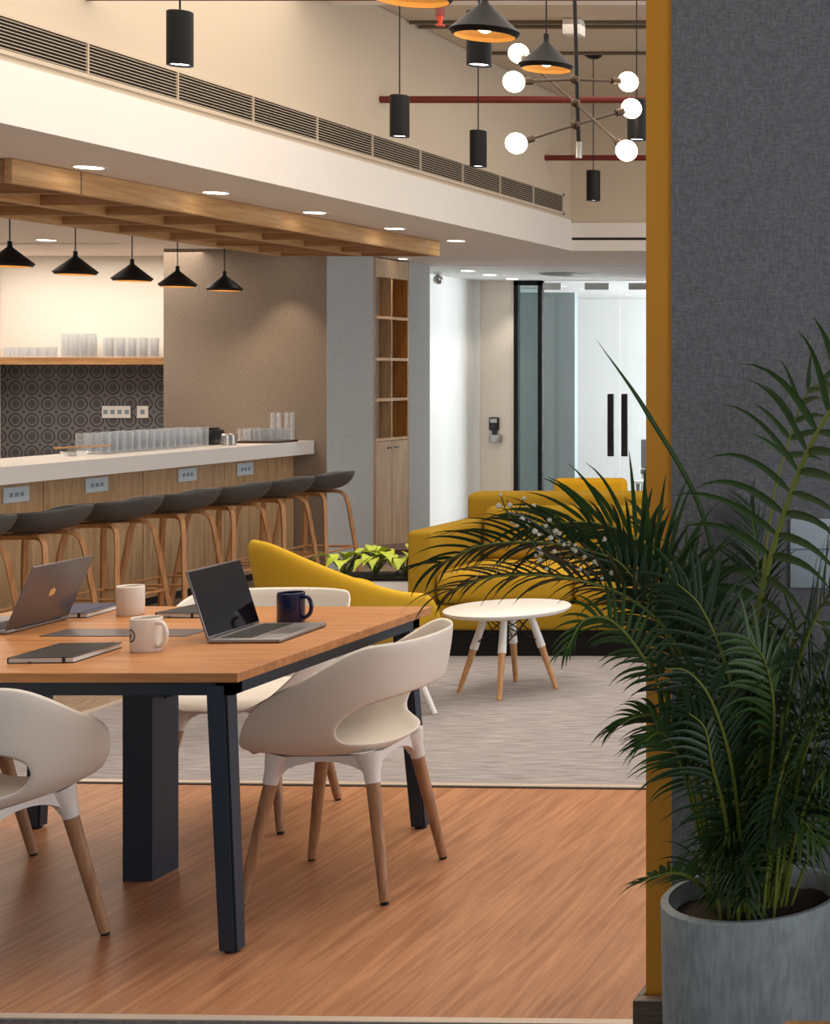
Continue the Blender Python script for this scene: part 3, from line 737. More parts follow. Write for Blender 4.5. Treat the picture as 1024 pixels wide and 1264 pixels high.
# ================================================================== TABLE
TX0, TX1, TY0, TY1, TZ = -3.70, -2.335, 4.10, 5.27, .75
tb = E('meeting_table', ((TX0+TX1)/2, (TY0+TY1)/2, 0), 0, 'square oak topped meeting table on dark navy steel legs', 'table')
hx, hy = (TX1-TX0)/2, (TY1-TY0)/2
bm = B(); box(bm, -hx, hx, -hy, hy, TZ-.026, TZ, .0015, 1); obj('tabletop', bm, 'table', tb)
bm = B()
for s in (-1, 1):
    a, b = sorted((s*(hy-.03), s*(hy-.075))); box(bm, -hx+.03, hx-.03, a, b, TZ-.066, TZ-.0265)
    a, b = sorted((s*(hx-.03), s*(hx-.075))); box(bm, a, b, -hy+.03, hy-.03, TZ-.066, TZ-.0265)
obj('frame', bm, 'navy', tb)
for sx in (-1, 1):
    for sy in (-1, 1):
        bm = B(); a = 0
        t = Vector((sx*(hx-.075), sy*(hy-.055), TZ-.04)); f = Vector((sx*(hx-.028), sy*(hy-.025), .0))
        w0, w1 = .028, .0245
        A = [bm.verts.new((f.x+dx_*w1, f.y+dy_*w1, .008)) for dx_, dy_ in ((-1, -1), (1, -1), (1, 1), (-1, 1))]
        C_ = [bm.verts.new((t.x+dx_*w0, t.y+dy_*w0, t.z)) for dx_, dy_ in ((-1, -1), (1, -1), (1, 1), (-1, 1))]
        for i in range(4): bm.faces.new((A[i], A[(i+1) % 4], C_[(i+1) % 4], C_[i]))
        bm.faces.new(A[::-1]); bm.faces.new(C_)
        bmesh.ops.bevel(bm, geom=[e for e in bm.edges if abs((e.verts[0].co-e.verts[1].co).z) > .3], offset=.006, segments=2, affect='EDGES')
        l = obj('leg', bm, 'navy', tb, 30)
        obj('foot_glide', cyl(B(), (f.x, f.y), .018, .018, 0, .008, 16), 'black', l)
# cable riser
rx, ry = P(170, 0, 4.69).x-tb.location.x, 4.69+.06-tb.location.y
bm = B(); a, b = -.045, .045
box(bm, rx+a, rx+b, ry-.062, ry-.058, .0, TZ-.03); box(bm, rx+b-.004, rx+b, ry-.058, ry+.07, .0, TZ-.03); box(bm, rx+a, rx+a+.004, ry-.058, ry+.07, .0, TZ-.03)
for v in bm.verts:
    if v.co.z < .01 and abs(v.co.x-rx) < .03: v.co.z = .02
lt = obj('cable_riser', bm, 'navy', tb)
bm = B(); lathe(bm, (0, 0, 0), [(0, 0), (.009, 0), (.009, .002), (0, .002)], 18)
for v in bm.verts: v.co = Vector((rx-.032+v.co.x, ry-.0622-v.co.z, TZ-.115+v.co.y*1.5))
obj('grommet_hole', bm, 'shell_w', lt)
for i in range(3):
    pts = spline([(rx+.05, ry+.02, TZ-.20+i*.006), (rx+.12, ry-.08-.02*i, TZ-.175), (rx+.22, ry-.25, TZ-.12+i*.012), (rx+.25-.03*i, ry-.38, TZ-.06)], 6)
    obj('cable', sweep(B(), pts, .005, 6), 'black', tb, True)
# cable flap on the top
fx0, fx1 = P(66, 0, 4.73).x, P(245, 0, 4.73).x
obj('cable_flap', box(B(), fx0-tb.location.x, fx1-tb.location.x, 4.665-tb.location.y, 4.795-tb.location.y, TZ+.0003, TZ+.0025, .001, 1), 'alum', tb)

# ------------------------------------------------------------------ shell chairs
def make_chair():
    o = E('shell_chair', (0, 0, 0), 0, 'x', 'chair', 'white shell chairs round the meeting table')
    Hh = lambda a: -.012+.225*sm(20, 84, a)+.127*sm(72, 128, a)
    bm = bowl(B(), .285, .235, .255, Hh, .425, .025, .5, 120, hole=(72, .52, .17, .20), dip=.012)
    sh_ = obj('seat_shell', bm, 'shell', o, 180); solid(sh_, .0085, 1)
    bm = B(); sx, sy = .145, .135
    for (p, q_) in (((-sx, -sy), (sx, -sy)), ((sx, -sy), (sx, sy)), ((sx, sy), (-sx, sy)), ((-sx, sy), (-sx, -sy))):
        a, b = Vector((*p, 0)), Vector((*q_, 0)); d = (b-a).normalized(); nn = Vector((-d.y, d.x, 0))*.011
        top, bot = [], []
        for i in range(13):
            t = i/12; c = a.lerp(b, t); arch = math.sin(PI*t)**.55
            z = .352+.052*arch
            top.append((bm.verts.new(c+nn+Vector((0, 0, .420))), bm.verts.new(c-nn+Vector((0, 0, .420)))))
            bot.append((bm.verts.new(c+nn+Vector((0, 0, z))), bm.verts.new(c-nn+Vector((0, 0, z)))))
        for i in range(12):
            for s_ in (0, 1): bm.faces.new((top[i][s_], top[i+1][s_], bot[i+1][s_], bot[i][s_]))
            bm.faces.new((bot[i][0], bot[i+1][0], bot[i+1][1], bot[i][1])); bm.faces.new((top[i][0], top[i+1][0], top[i+1][1], top[i][1]))
    for ix in (-1, 1):
        for iy in (-1, 1):
            sweep(bm, [(ix*sx*.97, iy*sy*.97, .422), (ix*(sx+.008), iy*(sy+.008), .375), (ix*(sx+.014), iy*(sy+.014), .340)], [.040, .024, .0205], 16)
    obj('underframe', bm, 'shell_w', o, True)
    for ix in (-1, 1):
        for iy in (-1, 1):
            l = obj('leg', sweep(B(), [(ix*(sx+.013), iy*(sy+.013), .342), (ix*.212, iy*.205, .008)], [.0195, .0135], 16), 'leg', o, True)
            obj('foot_glide', sweep(B(), [(ix*.2115, iy*.2045, .009), (ix*.213, iy*.206, 0)], [.011, .011], 12), 'black', l, True)
    return o
chair = make_chair()
chair.location = (-2.338, 4.69, 0); chair.rotation_euler = (0, 0, PI/2+math.radians(2)); chair['label'] = 'white shell chair tucked at the right end of the table, seen whole'
dup(chair, None, (-3.02, 5.37, 0), PI+math.radians(2), 'white shell chair behind the far table edge, only back rim and legs showing')
dup(chair, None, (-3.02, 4.07, 0), math.radians(-8), 'white shell chair at the near side of the table, cut by the left picture edge')
dup(chair, None, (-3.675, 4.73, 0), -PI/2, 'white shell chair at the left end of the table, hidden but for one wooden leg')

# ------------------------------------------------------------------ things on the table
def laptop(loc, rz, lab, lid_ang, back_logo):
    """hinge along local y at x=0; deck reaches to +x"""
    o = E('laptop', loc, rz, lab, 'laptop', None)
    W, Dp = .304, .212
    bm = B(); box(bm, 0, Dp, -W/2, W/2, .001, .0135, .005, 3); base = obj('base', bm, 'alum_l', o, True)
    bm = B()
    for r_ in range(5):
        for c in range(13):
            x = .030+r_*.0185; y = -W/2+.022+c*.0203; box(bm, x, x+.0155, y, y+.0172, .0136, .0150)
    obj('keyboard', bm, 'key', base)
    obj('trackpad', box(B(), .135, .200, -.055, .055, .0136, .0139), 'alum', base)
    bm = B(); box(bm, -.0035, .0025, -W/2, W/2, .0, .210, .0022, 2)
    mt = Matrix.Translation((.004, 0, .014)) @ Matrix.Rotation(-lid_ang, 4, 'Y'); bm.transform(mt); lid = obj('lid', bm, 'alum', o, True)
    bm = B(); box(bm, .0026, .0034, -W/2+.004, W/2-.004, .006, .205); bm.transform(mt); obj('screen', bm, 'screen', lid)
    if back_logo:
        bm = B(); pts = []
        for i in range(24):
            a = 2*PI*i/24; r_ = .013*(1-.12*abs(math.sin(a))**6)
            y, z = 1.3*r_*math.cos(a), r_*1.08*math.sin(a)
            if math.cos(a) > .75: y -= .005
            pts.append((y, z))
        f1 = [bm.verts.new((-.0040, y, .105+z)) for y, z in pts]; bm.faces.new(f1)
        lf = [bm.verts.new((-.0040, y, .105+z)) for y, z in ((0, .015), (.004, .017), (.007, .024), (.002, .021))]; bm.faces.new(lf)
        bm.transform(mt); obj('logo', bm, 'gold', lid)
    obj('hinge', sweep(B(), [(.004, -.11, .0125), (.004, .11, .0125)], .005, 8), 'key', lid, True)
    return o
laptop((-2.685, 4.69, TZ), math.radians(3), 'open laptop with black screen and grey deck at the right end of the table', math.radians(17), False)
laptop((-3.385, 4.845, TZ), PI+math.radians(3), 'grey laptop seen from behind its lid at the left of the table', math.radians(23), True)
def mug(loc, rz, mat, lab, logo=False):
    o = E('mug', loc, rz, lab, 'mug'); r_, h_ = .041, .096
    bm = B(); lathe(bm, (0, 0, 0), [(0, 0), (r_-.003, 0), (r_, .004), (r_, h_-.002), (r_-.002, h_), (r_-.004, h_-.002), (r_-.004, .006), (0, .006)], 36)
    obj('body', bm, mat, o, True)
    pts = spline([(r_-.002, 0, h_*.84), (r_+.018, 0, h_*.84), (r_+.030, 0, h_*.6), (r_+.026, 0, h_*.32), (r_+.010, 0, h_*.17), (r_-.002, 0, h_*.17)], 5)
    obj('handle', sweep(B(), pts, .0062, 10), mat, o, True)
    if logo:
        bm = B(); R_ = r_+.0004; N_ = 28
        for (q0, q1) in ((.015, .019),):
            pr = None
            for i in range(N_+1):
                a = 2*PI*i/N_; cur = []
                for q_ in (q0, q1):
                    u, v = q_*math.cos(a), q_*math.sin(a); an = math.radians(-125)+u/R_-rz
                    cur.append(bm.verts.new((R_*math.cos(an), R_*math.sin(an), h_*.5+v)))
                if pr: bm.faces.new((pr[0], pr[1], cur[1], cur[0]))
                pr = cur
        for (u0, u1, v0_, v1_) in ((-.006, -.003, -.009, .009), (.003, .006, -.009, .009), (-.006, .006, -.002, .002)):
            c = []
            for (u, v) in ((u0, v0_), (u1, v0_), (u1, v1_), (u0, v1_)):
                an = math.radians(-125)+u/R_-rz; c.append(bm.verts.new((R_*math.cos(an), R_*math.sin(an), h_*.5+v)))
            bm.faces.new(c)
        obj('logo', bm, 'key', o)
    return o
mug((P(180.5, 0, 4.43).x, 4.43, TZ), math.radians(-15), 'mug_w', 'white mug with a dark round emblem and handle, front of the table', True)
mug((P(161, 0, 5.09).x, 5.09, TZ), math.radians(130), 'mug_w', 'plain white mug with handle hidden, behind the emblem mug')
mug((P(359, 0, 4.94).x, 4.94, TZ), math.radians(-8), 'mug_n', 'glossy navy blue mug behind the open laptop deck')
def notebook(loc, rz, mat, lab, W=.155, L=.225, band=True, h=.016):
    o = E('notebook', loc, rz, lab, 'notebook')
    bm = B(); box(bm, -W/2, W/2, -L/2, L/2, 0, .002, .0008, 1); box(bm, -W/2, W/2, -L/2, L/2, h-.002, h, .0008, 1); box(bm, -W/2, -W/2+.002, -L/2, L/2, .001, h-.001)
    obj('cover', bm, mat, o); obj('pages', box(B(), -W/2+.002, W/2-.003, -L/2+.003, L/2-.003, .0021, h-.0021), 'page', o)
    if band:
        obj('elastic_band', box(B(), W/2-.030, W/2-.024, -L/2-.0006, L/2+.0006, -.0, h+.0006), 'key', o)
    obj('ribbon', box(B(), -.03, -.025, -L/2-.022, -L/2+.005, .004, .0047), 'key', o)
    return o
notebook((-2.962, 4.352, TZ+.0005), math.radians(4), 'cover_b', 'black notebook with elastic band lying at the front edge of the table', .175, .235)
notebook((-3.435, 5.125, TZ+.0005), math.radians(5), 'cover_n', 'navy notebook lying behind the grey laptop beside the plain mug')
notebook((-3.045, 5.12, TZ+.0005), math.radians(-6), 'cover_b', 'black notebook lying behind the open laptop screen', .155, .20)

# ================================================================== LOUNGE
# round side table with dowel legs
D0 = 7.5
rt = E('round_table', (P(626.5, 0, 7.5).x, 7.5, 0), 0, 'round white coffee table on four splayed half painted wooden legs', 'table')
RH = .408
bm = B(); lathe(bm, (0, 0, 0), [(0, RH-.026), (.275, RH-.024), (.290, RH-.012), (.292, RH-.004), (.287, RH), (0, RH)], 56); obj('tabletop', bm, 'shell_w', rt, True)
an = [math.radians(a) for a in (-78, 12, 102, 192)]
for a in an:
    c, s = math.cos(a), math.sin(a)
    t, f = Vector((.10*c, .10*s, RH-.027)), Vector((.225*c, .225*s, 0)); mid = t.lerp(f, .44)
    l = obj('leg', sweep(B(), [mid, f], [.0165, .011], 14), 'leg_l', rt, True)
    obj('leg_sleeve', sweep(B(), [t, mid+(f-t)*.01], [.015, .0195], 14), 'shell_w', l, True)
bm = B()
for i, a in enumerate(an):
    b = an[(i+1) % 4]
    g = lambda w_, t: Vector((.10*math.cos(w_), .10*math.sin(w_), RH-.027)).lerp(Vector((.225*math.cos(w_), .225*math.sin(w_), 0)), t)
    sweep(bm, [g(a, .04), g(b, .40)], .003, 6); sweep(bm, [g(b, .04), g(a, .40)], .003, 6)
    sweep(bm, [g(a, .03), Vector((0, 0, RH-.10)), g(an[(i+2) % 4], .40)], .003, 6)
obj('wire_brace', bm, 'black', rt)
# sofa
so = E('sofa', (-2.95, 8.37, 0), 0, 'mustard yellow upholstered sofa with square arms and dark plinth', 'sofa')
sx0, sx1 = -.90, .90
obj('plinth', box(B(), sx0+.06, sx1-.06, .05, .80, 0, .145), 'black', so)
obj('base', box(B(), sx0+.145, sx1-.145, .01, .84, .145, .285, .02, 3), 'mustard', so, True)
for s, nm in ((-1, 'arm'), (1, 'arm')):
    a, b = sorted((s*.90, s*.755)); obj('arm', box(B(), a, b, 0, .86, .145, .69, .03, 4), 'mustard', so, True)
obj('backrest', box(B(), sx0+.01, sx1-.01, .74, .93, .15, .84, .045, 4), 'mustard', so, True)
for i in range(2):
    a = sx0+.15+i*.75; bm = box(B(), a+.003, a+.747, -.01, .60, .287, .47, .055, 5); obj('seat_cushion', bm, 'sofa_c', so, True)
    bm = box(B(), a+.003, a+.747, .0, .17, 0, .33, .06, 5)
    bm.transform(Matrix.Translation((0, .585, .45)) @ Matrix.Rotation(math.radians(-8), 4, 'X')); obj('back_cushion', bm, 'mustard', so, True)
# yellow tub armchair behind the meeting table
def tub(loc, rz, mat, lab, s=1.0, legmat='shell_w', wide=.345, hback=.46, harm=.205):
    o = E('tub_armchair', loc, rz, lab, 'armchair')
    Ht = lambda a: .0+harm*sm(30, 62, a)+(hback-harm)*sm(58, 172, a)
    bm = bowl(B(), wide, .33, .33, Ht, .36, .05, .6, 56, rows=8, pw=2.3)
    solid(obj('shell', bm, mat, o, 180), .05, 2)
    bm = B(); lathe(bm, (0, .02, 0), [(0, .385), (.20, .385), (.235, .40), (.24, .43), (.21, .452), (0, .46)], 36); obj('seat_cushion', bm, mat, o, True)
    for ix in (-1, 1):
        for iy in (-1, 1): obj('leg', sweep(B(), [(ix*.17, iy*.16, .35), (ix*.285, iy*.265, 0)], [.018, .012], 12), legmat, o, True)
    return o
tub((-3.475, 7.0, 0), -PI/2+math.radians(46), 'yellow', 'yellow upholstered tub armchair with white legs behind the meeting table')
# bright chair behind the sofa
lc = E('lounge_chair', (P(750, 0, 12.3).x, 12.2, 0), 0, 'bright yellow lounge chair in front of the glass doors behind the sofa', 'chair')
obj('seat', box(B(), -.30, .30, -.28, .30, .28, .43, .05, 4), 'yellow2', lc, True)
bm = box(B(), -.28, .28, -.05, .05, 0, .38, .045, 4)
bm.transform(Matrix.Translation((0, -.26, .36)) @ Matrix.Rotation(math.radians(8), 4, 'X')); obj('backrest', bm, 'yellow2', lc, True)
for s in (-1, 1):
    obj('arm', box(B(), s*.32-.04, s*.32+.04, -.25, .28, .30, .56, .035, 4), 'yellow2', lc, True)
    for t in (-1, 1): obj('leg', sweep(B(), [(s*.24, t*.22, .29), (s*.27, t*.25, 0)], [.016, .011], 10), 'leg_l', lc, True)
# dark chair glimpsed behind the right door
oc = E('office_chair', (P(790, 0, 18.3).x+.25, 18.3, 0), math.radians(15), 'dark blue grey chair back glimpsed through the glass at the ochre edge', 'chair')
bm = box(B(), -.23, .23, -.02, .02, .42, .76, .015, 3); obj('backrest', bm, 'alum', oc, True)
obj('seat', box(B(), -.24, .24, .03, .46, .34, .40, .02, 3), 'alum', oc, True)
for s in (-1, 1):
    for yy in (.03, .43): obj('leg', sweep(B(), [(s*.21, yy, .345), (s*.23, yy, 0)], .012, 8), 'steel', oc, True)
dk = E('glass_room_table', (P(800, 0, 16.9).x+.35, 16.9, 0), 0, 'pale table top glimpsed through the right glass door', 'table')
tzz = HC-(594-CY)/F*16.6
obj('tabletop', box(B(), -.42, .42, -.3, .3, tzz-.03, tzz, .004), 'shell_w', dk)
for s in (-1, 1):
    for t in (-1, 1): obj('leg', box(B(), s*.38-.02, s*.38+.02, t*.26-.02, t*.26+.02, 0, tzz-.031), 'steel', dk)
# dark little side table left of sofa
sd = E('side_table', (-4.30, 9.42, 0), 0, 'small dark wood side table just left of the sofa arm', 'table')
obj('tabletop', lathe(B(), (0, 0, 0), [(0, .455), (.18, .455), (.21, .475), (.21, .49), (0, .49)], 36), 'maroon', sd, True)
obj('stem', sweep(B(), [(0, 0, .02), (0, 0, .456)], .015, 12), 'black', sd, True)
obj('base', lathe(B(), (0, 0, 0), [(0, 0), (.15, 0), (.15, .01), (.02, .022), (0, .022)], 30), 'black', sd, True)
# white planter with lime leaves
pl = E('planter_box', (-4.19, 8.75, 0), 0, 'white planter box with black rim filled with lime green leafy plants beside the sofa', 'planter')
obj('box', box(B(), -.27, .27, -.14, .14, 0, .385, .008), 'shell_w', pl, True)
bm = B(); box(bm, -.275, .275, -.145, .145, .386, .402, .003); obj('rim', bm, 'black', pl)
for ci, cx in enumerate((-.18, -.01, .16)):
    bm = B()
    for i in range(13):
        a = rnd.uniform(0, 2*PI); e = rnd.uniform(.04, .11); hgt = rnd.uniform(.06, .14)
        tip = Vector((cx+e*math.cos(a), e*.8*math.sin(a), .402+hgt)); sweep(bm, [(cx, 0, .40), tip], .004, 5, mi=1)
        d = Vector((math.cos(a), math.sin(a), rnd.uniform(-.35, .25))).normalized(); s = Vector((-math.sin(a), math.cos(a), rnd.uniform(-.3, .3))).normalized()
        Ln, Wd = rnd.uniform(.08, .13), rnd.uniform(.028, .045); rows = []
        for k in range(7):
            t = k/6; wv = Wd*math.sin(PI*min(1, .12+t*.88))**.8*(1-t**4)+.0015
            c = tip+d*Ln*t+Vector((0, 0, .02*math.sin(PI*t)-.035*t*t)); rows.append([bm.verts.new(c-s*wv+Vector((0, 0, .008))), bm.verts.new(c), bm.verts.new(c+s*wv+Vector((0, 0, .008)))])
        for p, q_ in zip(rows, rows[1:]):
            for m_ in (0, 1): bm.faces.new((p[m_], p[m_+1], q_[m_+1], q_[m_]))
    obj('plant', bm, ['lime', 'stemg'], pl, True)

# ================================================================== FOREGROUND RIGHT
# pale plate on the grey wall
pz0, pz1 = P(0, 725, PD-.013).z, P(0, 640, PD-.013).z
pp = E('wall_panel', (P(976, 0, PD-.013).x, PD-.013, pz0), 0, 'pale blue glass control panel on the grey wall behind the palm', 'wall panel')
obj('plate', box(B(), 0, .20, -.012, 0, 0, pz1-pz0, .003), 'plate', pp, True)
obj('groove', box(B(), .0, .20, -.0125, -.012, .088, .092), 'plate_mark', pp)
# corner of a wooden bench in front
bn = E('low_table', (-.537+.25, 2.5-.2, 0), 0, 'corner of a light wooden low table cut by the bottom picture edge', 'table')
obj('tabletop', box(B(), -.25, .35, -.35, .2, .465, .50, .008, 3), 'oak', bn, True)
for s in (-.2, .3):
    for t in (-.3, .15): obj('leg', sweep(B(), [(s, t, .465), (s, t, 0)], .018, 12), 'oak', bn, True)
# pot
pc = Vector((P(930, 0, 3.3).x, 3.3, 0)); PR, PH = .192, .437
palm = E('potted_palm', pc, 0, 'large areca palm with arching fronds in a round grey pot before the grey pillar', 'plant')
bm = B(); lathe(bm, (0, 0, 0), [(0, 0), (PR*.93, 0), (PR*.96, .01), (PR, PH-.004), (PR-.004, PH), (PR-.016, PH), (PR-.018, PH-.01), (PR-.018, PH-.055), (0, PH-.055)], 64); obj('pot', bm, 'pot', palm, True)
bm = B(); lathe(bm, (0, 0, 0), [(0, PH-.035), (.10, PH-.037), (PR-.018, PH-.045)], 32)
for v in bm.verts: v.co.z += rnd.uniform(-.004, .006)
obj('soil', bm, 'soil', palm, True)
def leaflet(bm, base, d, nrm, L, W, droop, mi=0, seg=7, fold=.35):
    d = d.normalized(); side = d.cross(nrm).normalized(); rows = []
    nn = side.cross(d).normalized(); pos = base.copy(); dirv = d.copy()
    for k in range(seg+1):
        t = k/seg; wv = W*(min(1, t*5+.35))*(1-t**2.2)+.0004
        rows.append([bm.verts.new(pos-side*wv+nn*wv*fold), bm.verts.new(pos), bm.verts.new(pos+side*wv+nn*wv*fold)])
        dirv = (dirv+Vector((0, 0, -droop*(t+.15)/seg*2))).normalized(); pos = pos+dirv*(L/seg)
    for p, q_ in zip(rows, rows[1:]):
        for m_ in (0, 1):
            f = bm.faces.new((p[m_], p[m_+1], q_[m_+1], q_[m_])); f.material_index = mi
def frond(ctrl, n, L, start=.45, roll=60, W=.0065, droop=.9, mat='leaf', rr=(.006, .0015), ang0=62, vee=.25, name='frond', seed=0):
    if W < .0075: W *= .8; n = int(n*1.12)
    R_ = random.Random(seed*13+5)
    pts = spline([P(*c)-pc for c in ctrl], 9); N_ = len(pts)
    # limit to the front of the wall
    for p in pts:
        if p.x+pc.x > X0-.02: p.y = min(p.y, PD-.06-pc.y)
    bm = B(); sweep(bm, pts, [rr[0]+(rr[1]-rr[0])*i/(N_-1) for i in range(N_)], 7, mi=1)
    cum = [0]
    for a, b in zip(pts, pts[1:]): cum.append(cum[-1]+(b-a).length)
    tot = cum[-1]
    def at(s):
        for i in range(N_-1):
            if cum[i+1] >= s: t = (s-cum[i])/max(1e-6, cum[i+1]-cum[i]); return pts[i].lerp(pts[i+1], t), (pts[i+1]-pts[i]).normalized()
        return pts[-1], (pts[-1]-pts[-2]).normalized()
    for k in range(n):
        u = k/(n-1); p, t = at(tot*(start+(1-start)*u*.995))
        sd0 = t.cross(Vector((0, 0, 1))); sd0 = sd0.normalized() if sd0.length > .1 else Vector((0, -1, 0))
        sd0 = Matrix.Rotation(math.radians(roll), 3, t) @ sd0; up = sd0.cross(t).normalized()
        if up.z < 0: up = -up
        a0 = math.radians(ang0*(1-.55*u)+R_.uniform(-6, 6)); ll = L*(.55+.45*math.sin(PI*min(1, .15+u*.9)))*R_.uniform(.88, 1.08)
        for s in (-1, 1):
            d = t*math.cos(a0)+sd0*s*math.sin(a0)+up*vee+Vector((R_.uniform(-.06, .06), R_.uniform(-.06, .06), R_.uniform(-.06, .06)))
            q0 = p+pc; tipx = q0+d.normalized()*ll
            if tipx.y > PD-.05 and tipx.x > X0-.05: d.y -= (tipx.y-(PD-.05))/ll*1.1
            leaflet(bm, p, d, up, ll, W*R_.uniform(.8, 1.2), droop*R_.uniform(.7, 1.3))
    for v in bm.verts:
        if v.co.x+pc.x > X0-.03 and v.co.y+pc.y > PD-.052: v.co.y = PD-.052-pc.y
    obj(name, bm, [mat, 'cane'], palm, 60)
b = lambda x, y=1108, D=3.3: (x, y, D)
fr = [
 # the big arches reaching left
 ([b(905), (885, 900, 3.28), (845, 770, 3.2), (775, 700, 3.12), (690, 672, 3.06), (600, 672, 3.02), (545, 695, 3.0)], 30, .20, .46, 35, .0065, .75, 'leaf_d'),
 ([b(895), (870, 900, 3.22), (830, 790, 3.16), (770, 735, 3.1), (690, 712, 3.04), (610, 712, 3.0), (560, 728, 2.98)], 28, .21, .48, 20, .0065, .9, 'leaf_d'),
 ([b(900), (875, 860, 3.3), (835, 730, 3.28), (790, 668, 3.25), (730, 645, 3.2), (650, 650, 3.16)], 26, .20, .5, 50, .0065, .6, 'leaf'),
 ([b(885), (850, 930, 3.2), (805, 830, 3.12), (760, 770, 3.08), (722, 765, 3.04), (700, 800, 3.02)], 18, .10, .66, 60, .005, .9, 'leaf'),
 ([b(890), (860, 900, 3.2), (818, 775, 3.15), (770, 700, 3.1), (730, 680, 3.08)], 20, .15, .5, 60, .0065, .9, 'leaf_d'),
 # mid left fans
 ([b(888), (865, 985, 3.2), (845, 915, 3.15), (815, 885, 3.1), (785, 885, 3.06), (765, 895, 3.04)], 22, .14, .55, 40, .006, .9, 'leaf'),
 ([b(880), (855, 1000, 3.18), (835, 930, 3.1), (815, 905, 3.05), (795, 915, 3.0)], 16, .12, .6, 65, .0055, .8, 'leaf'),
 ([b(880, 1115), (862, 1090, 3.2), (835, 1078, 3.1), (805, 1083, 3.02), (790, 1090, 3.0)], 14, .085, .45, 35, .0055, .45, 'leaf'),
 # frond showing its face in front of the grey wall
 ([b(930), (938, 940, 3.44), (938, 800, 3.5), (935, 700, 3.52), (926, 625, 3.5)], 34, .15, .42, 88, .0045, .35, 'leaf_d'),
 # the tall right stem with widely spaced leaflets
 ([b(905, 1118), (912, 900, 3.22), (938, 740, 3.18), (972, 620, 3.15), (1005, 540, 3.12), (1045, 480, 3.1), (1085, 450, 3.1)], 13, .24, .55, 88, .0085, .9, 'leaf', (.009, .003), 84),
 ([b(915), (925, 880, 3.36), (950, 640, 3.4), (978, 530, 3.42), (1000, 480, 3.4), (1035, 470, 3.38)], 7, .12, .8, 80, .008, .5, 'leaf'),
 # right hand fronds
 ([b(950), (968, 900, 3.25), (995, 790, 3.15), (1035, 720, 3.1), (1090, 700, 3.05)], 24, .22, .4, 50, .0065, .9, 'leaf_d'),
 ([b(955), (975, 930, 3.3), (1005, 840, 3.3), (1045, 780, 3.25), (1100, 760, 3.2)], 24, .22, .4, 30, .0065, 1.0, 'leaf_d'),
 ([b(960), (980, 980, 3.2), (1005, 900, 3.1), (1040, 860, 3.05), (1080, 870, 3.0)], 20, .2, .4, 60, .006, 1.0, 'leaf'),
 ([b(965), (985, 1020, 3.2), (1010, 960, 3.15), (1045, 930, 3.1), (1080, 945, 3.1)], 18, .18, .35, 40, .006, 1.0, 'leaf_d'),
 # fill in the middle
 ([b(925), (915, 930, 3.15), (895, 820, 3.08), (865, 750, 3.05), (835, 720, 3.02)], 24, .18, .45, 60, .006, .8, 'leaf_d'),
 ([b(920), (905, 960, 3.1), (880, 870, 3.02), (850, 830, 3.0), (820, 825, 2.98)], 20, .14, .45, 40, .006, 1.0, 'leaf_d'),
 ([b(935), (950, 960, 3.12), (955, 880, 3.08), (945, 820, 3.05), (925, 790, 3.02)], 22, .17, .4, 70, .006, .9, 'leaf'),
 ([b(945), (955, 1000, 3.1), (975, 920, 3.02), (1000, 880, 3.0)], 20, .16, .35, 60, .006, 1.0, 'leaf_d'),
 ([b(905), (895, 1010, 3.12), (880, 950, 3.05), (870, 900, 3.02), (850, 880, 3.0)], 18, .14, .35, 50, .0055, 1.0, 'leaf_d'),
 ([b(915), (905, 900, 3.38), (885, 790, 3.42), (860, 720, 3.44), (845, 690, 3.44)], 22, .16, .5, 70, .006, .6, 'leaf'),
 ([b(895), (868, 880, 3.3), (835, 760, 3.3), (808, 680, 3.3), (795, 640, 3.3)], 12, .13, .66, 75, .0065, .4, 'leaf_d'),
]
for i, a in enumerate(fr):
    ctrl, n, L, st_, roll, W, dr, mt = a[:8]
    frond(ctrl, n, L, st_, roll, W, dr, mt, a[8] if len(a) > 8 else (.005, .0013), a[9] if len(a) > 9 else 62, seed=i)
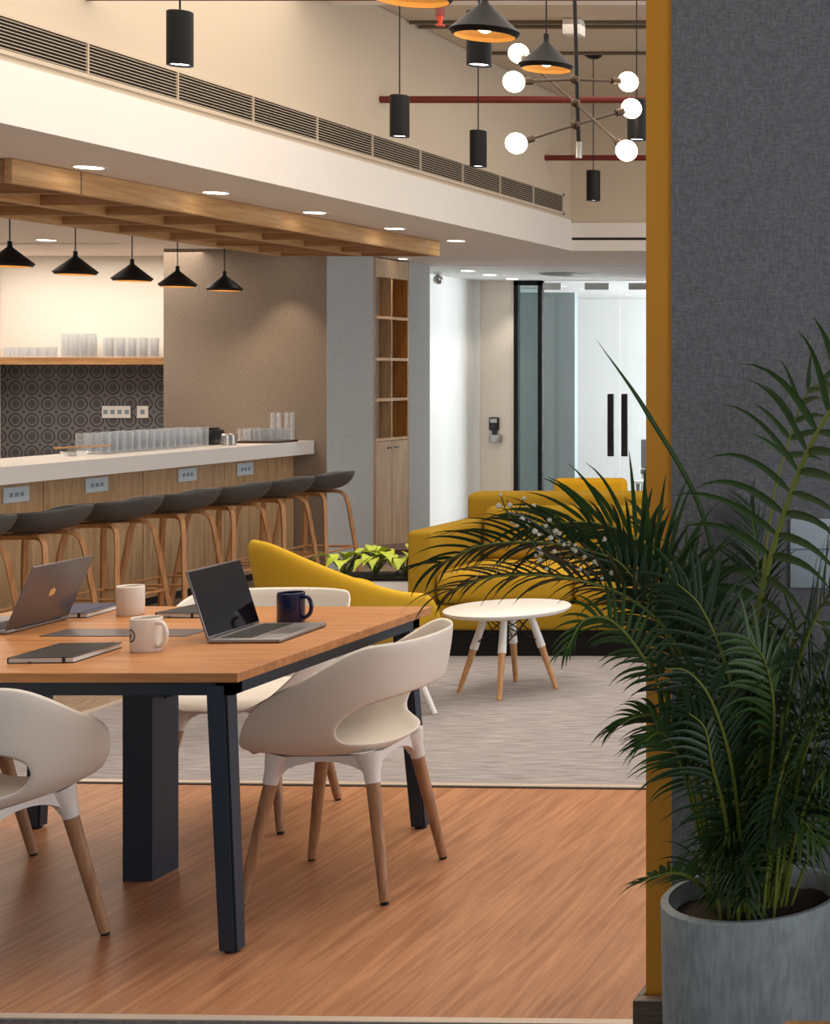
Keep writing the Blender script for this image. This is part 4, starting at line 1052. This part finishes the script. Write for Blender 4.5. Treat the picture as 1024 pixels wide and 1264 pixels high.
for i in range(30):                       # low young fronds that fill the foot of the plant
    a = rnd.uniform(0, 2*PI); r0 = rnd.uniform(.02, .11); r1 = r0+rnd.uniform(.06, .20); hh = rnd.uniform(.25, .62) if i < 14 else rnd.uniform(.06, .28)
    x0_, y0_ = r0*math.cos(a), r0*math.sin(a); x1_, y1_ = max(-.02, r1*math.cos(a)), r1*math.sin(a)*.7
    pt = [pc+Vector((x0_, y0_, PH-.04)), pc+Vector((x0_*.9+x1_*.2, y0_*.9+y1_*.2, PH+hh*.55)), pc+Vector((x1_*.7, y1_*.7, PH+hh*.92)), pc+Vector((x1_*1.15, y1_*1.1, PH+hh*.98)), pc+Vector((x1_*1.5, y1_*1.3, PH+hh*.82))]
    pt = [(p.x/p.y*F+CX, (HC-p.z)/p.y*F+CY, p.y) for p in pt]
    frond(pt, 16, rnd.uniform(.10, .16), .3, rnd.uniform(20, 80), .0048, 1.0, rnd.choice(['leaf', 'leaf_d']), (.004, .001), seed=50+i)
# canes
for i, (xa, xb, yb, w_) in enumerate(((900, 908, 870, .008), (915, 918, 860, .007), (890, 860, 900, .006), (930, 938, 840, .007), (945, 965, 880, .006), (880, 850, 960, .005), (925, 905, 830, .006), (955, 990, 930, .005), (908, 925, 900, .006))):
    bm = B(); sweep(bm, spline([P(xa, 1112, 3.27)-pc, P((xa+xb)/2+3, (1112+yb)/2, 3.24)-pc, P(xb, yb, 3.22)-pc], 5), [w_]*6+[w_*.75]*5, 10); obj('cane', bm, 'cane', palm, True)
# unopened spear leaf
pts = spline([P(903, 1110, 3.3)-pc, P(895, 830, 3.3)-pc, P(870, 645, 3.28)-pc, P(800, 512, 3.2)-pc, P(735, 418, 3.12)-pc], 10)
obj('spear_leaf', sweep(B(), pts, [.0055-.0022*abs(i/40-.6) if i < 30 else .0055*(40.3-i)/10.5 for i in range(41)], 8), 'leaf', palm, True)
# flowering sprays
for i, (ctrl) in enumerate(([(800, 700, 3.15), (740, 690, 3.08), (690, 665, 3.04), (650, 640, 3.02), (625, 632, 3.0)], [(790, 715, 3.15), (730, 705, 3.05), (680, 690, 3.0), (655, 668, 2.98)])):
    pts = spline([P(*c)-pc for c in ctrl], 6); bm = B(); sweep(bm, pts, .002, 5)
    for k in range(5, len(pts)):
        for s in (-1, 1):
            e = pts[k]+Vector((rnd.uniform(-.02, .02), rnd.uniform(-.02, .02), s*rnd.uniform(.008, .03)+.006)); sweep(bm, [pts[k], e], .001, 4)
            if rnd.random() < .75:
                before = len(bm.faces); bmesh.ops.create_icosphere(bm, subdivisions=1, radius=rnd.uniform(.0035, .0065), matrix=Matrix.Translation(e))
                bm.faces.ensure_lookup_table()
                for f in bm.faces[before:]: f.material_index = 1
    obj('blossom_spray', bm, ['leaf_d', 'bud'], palm)
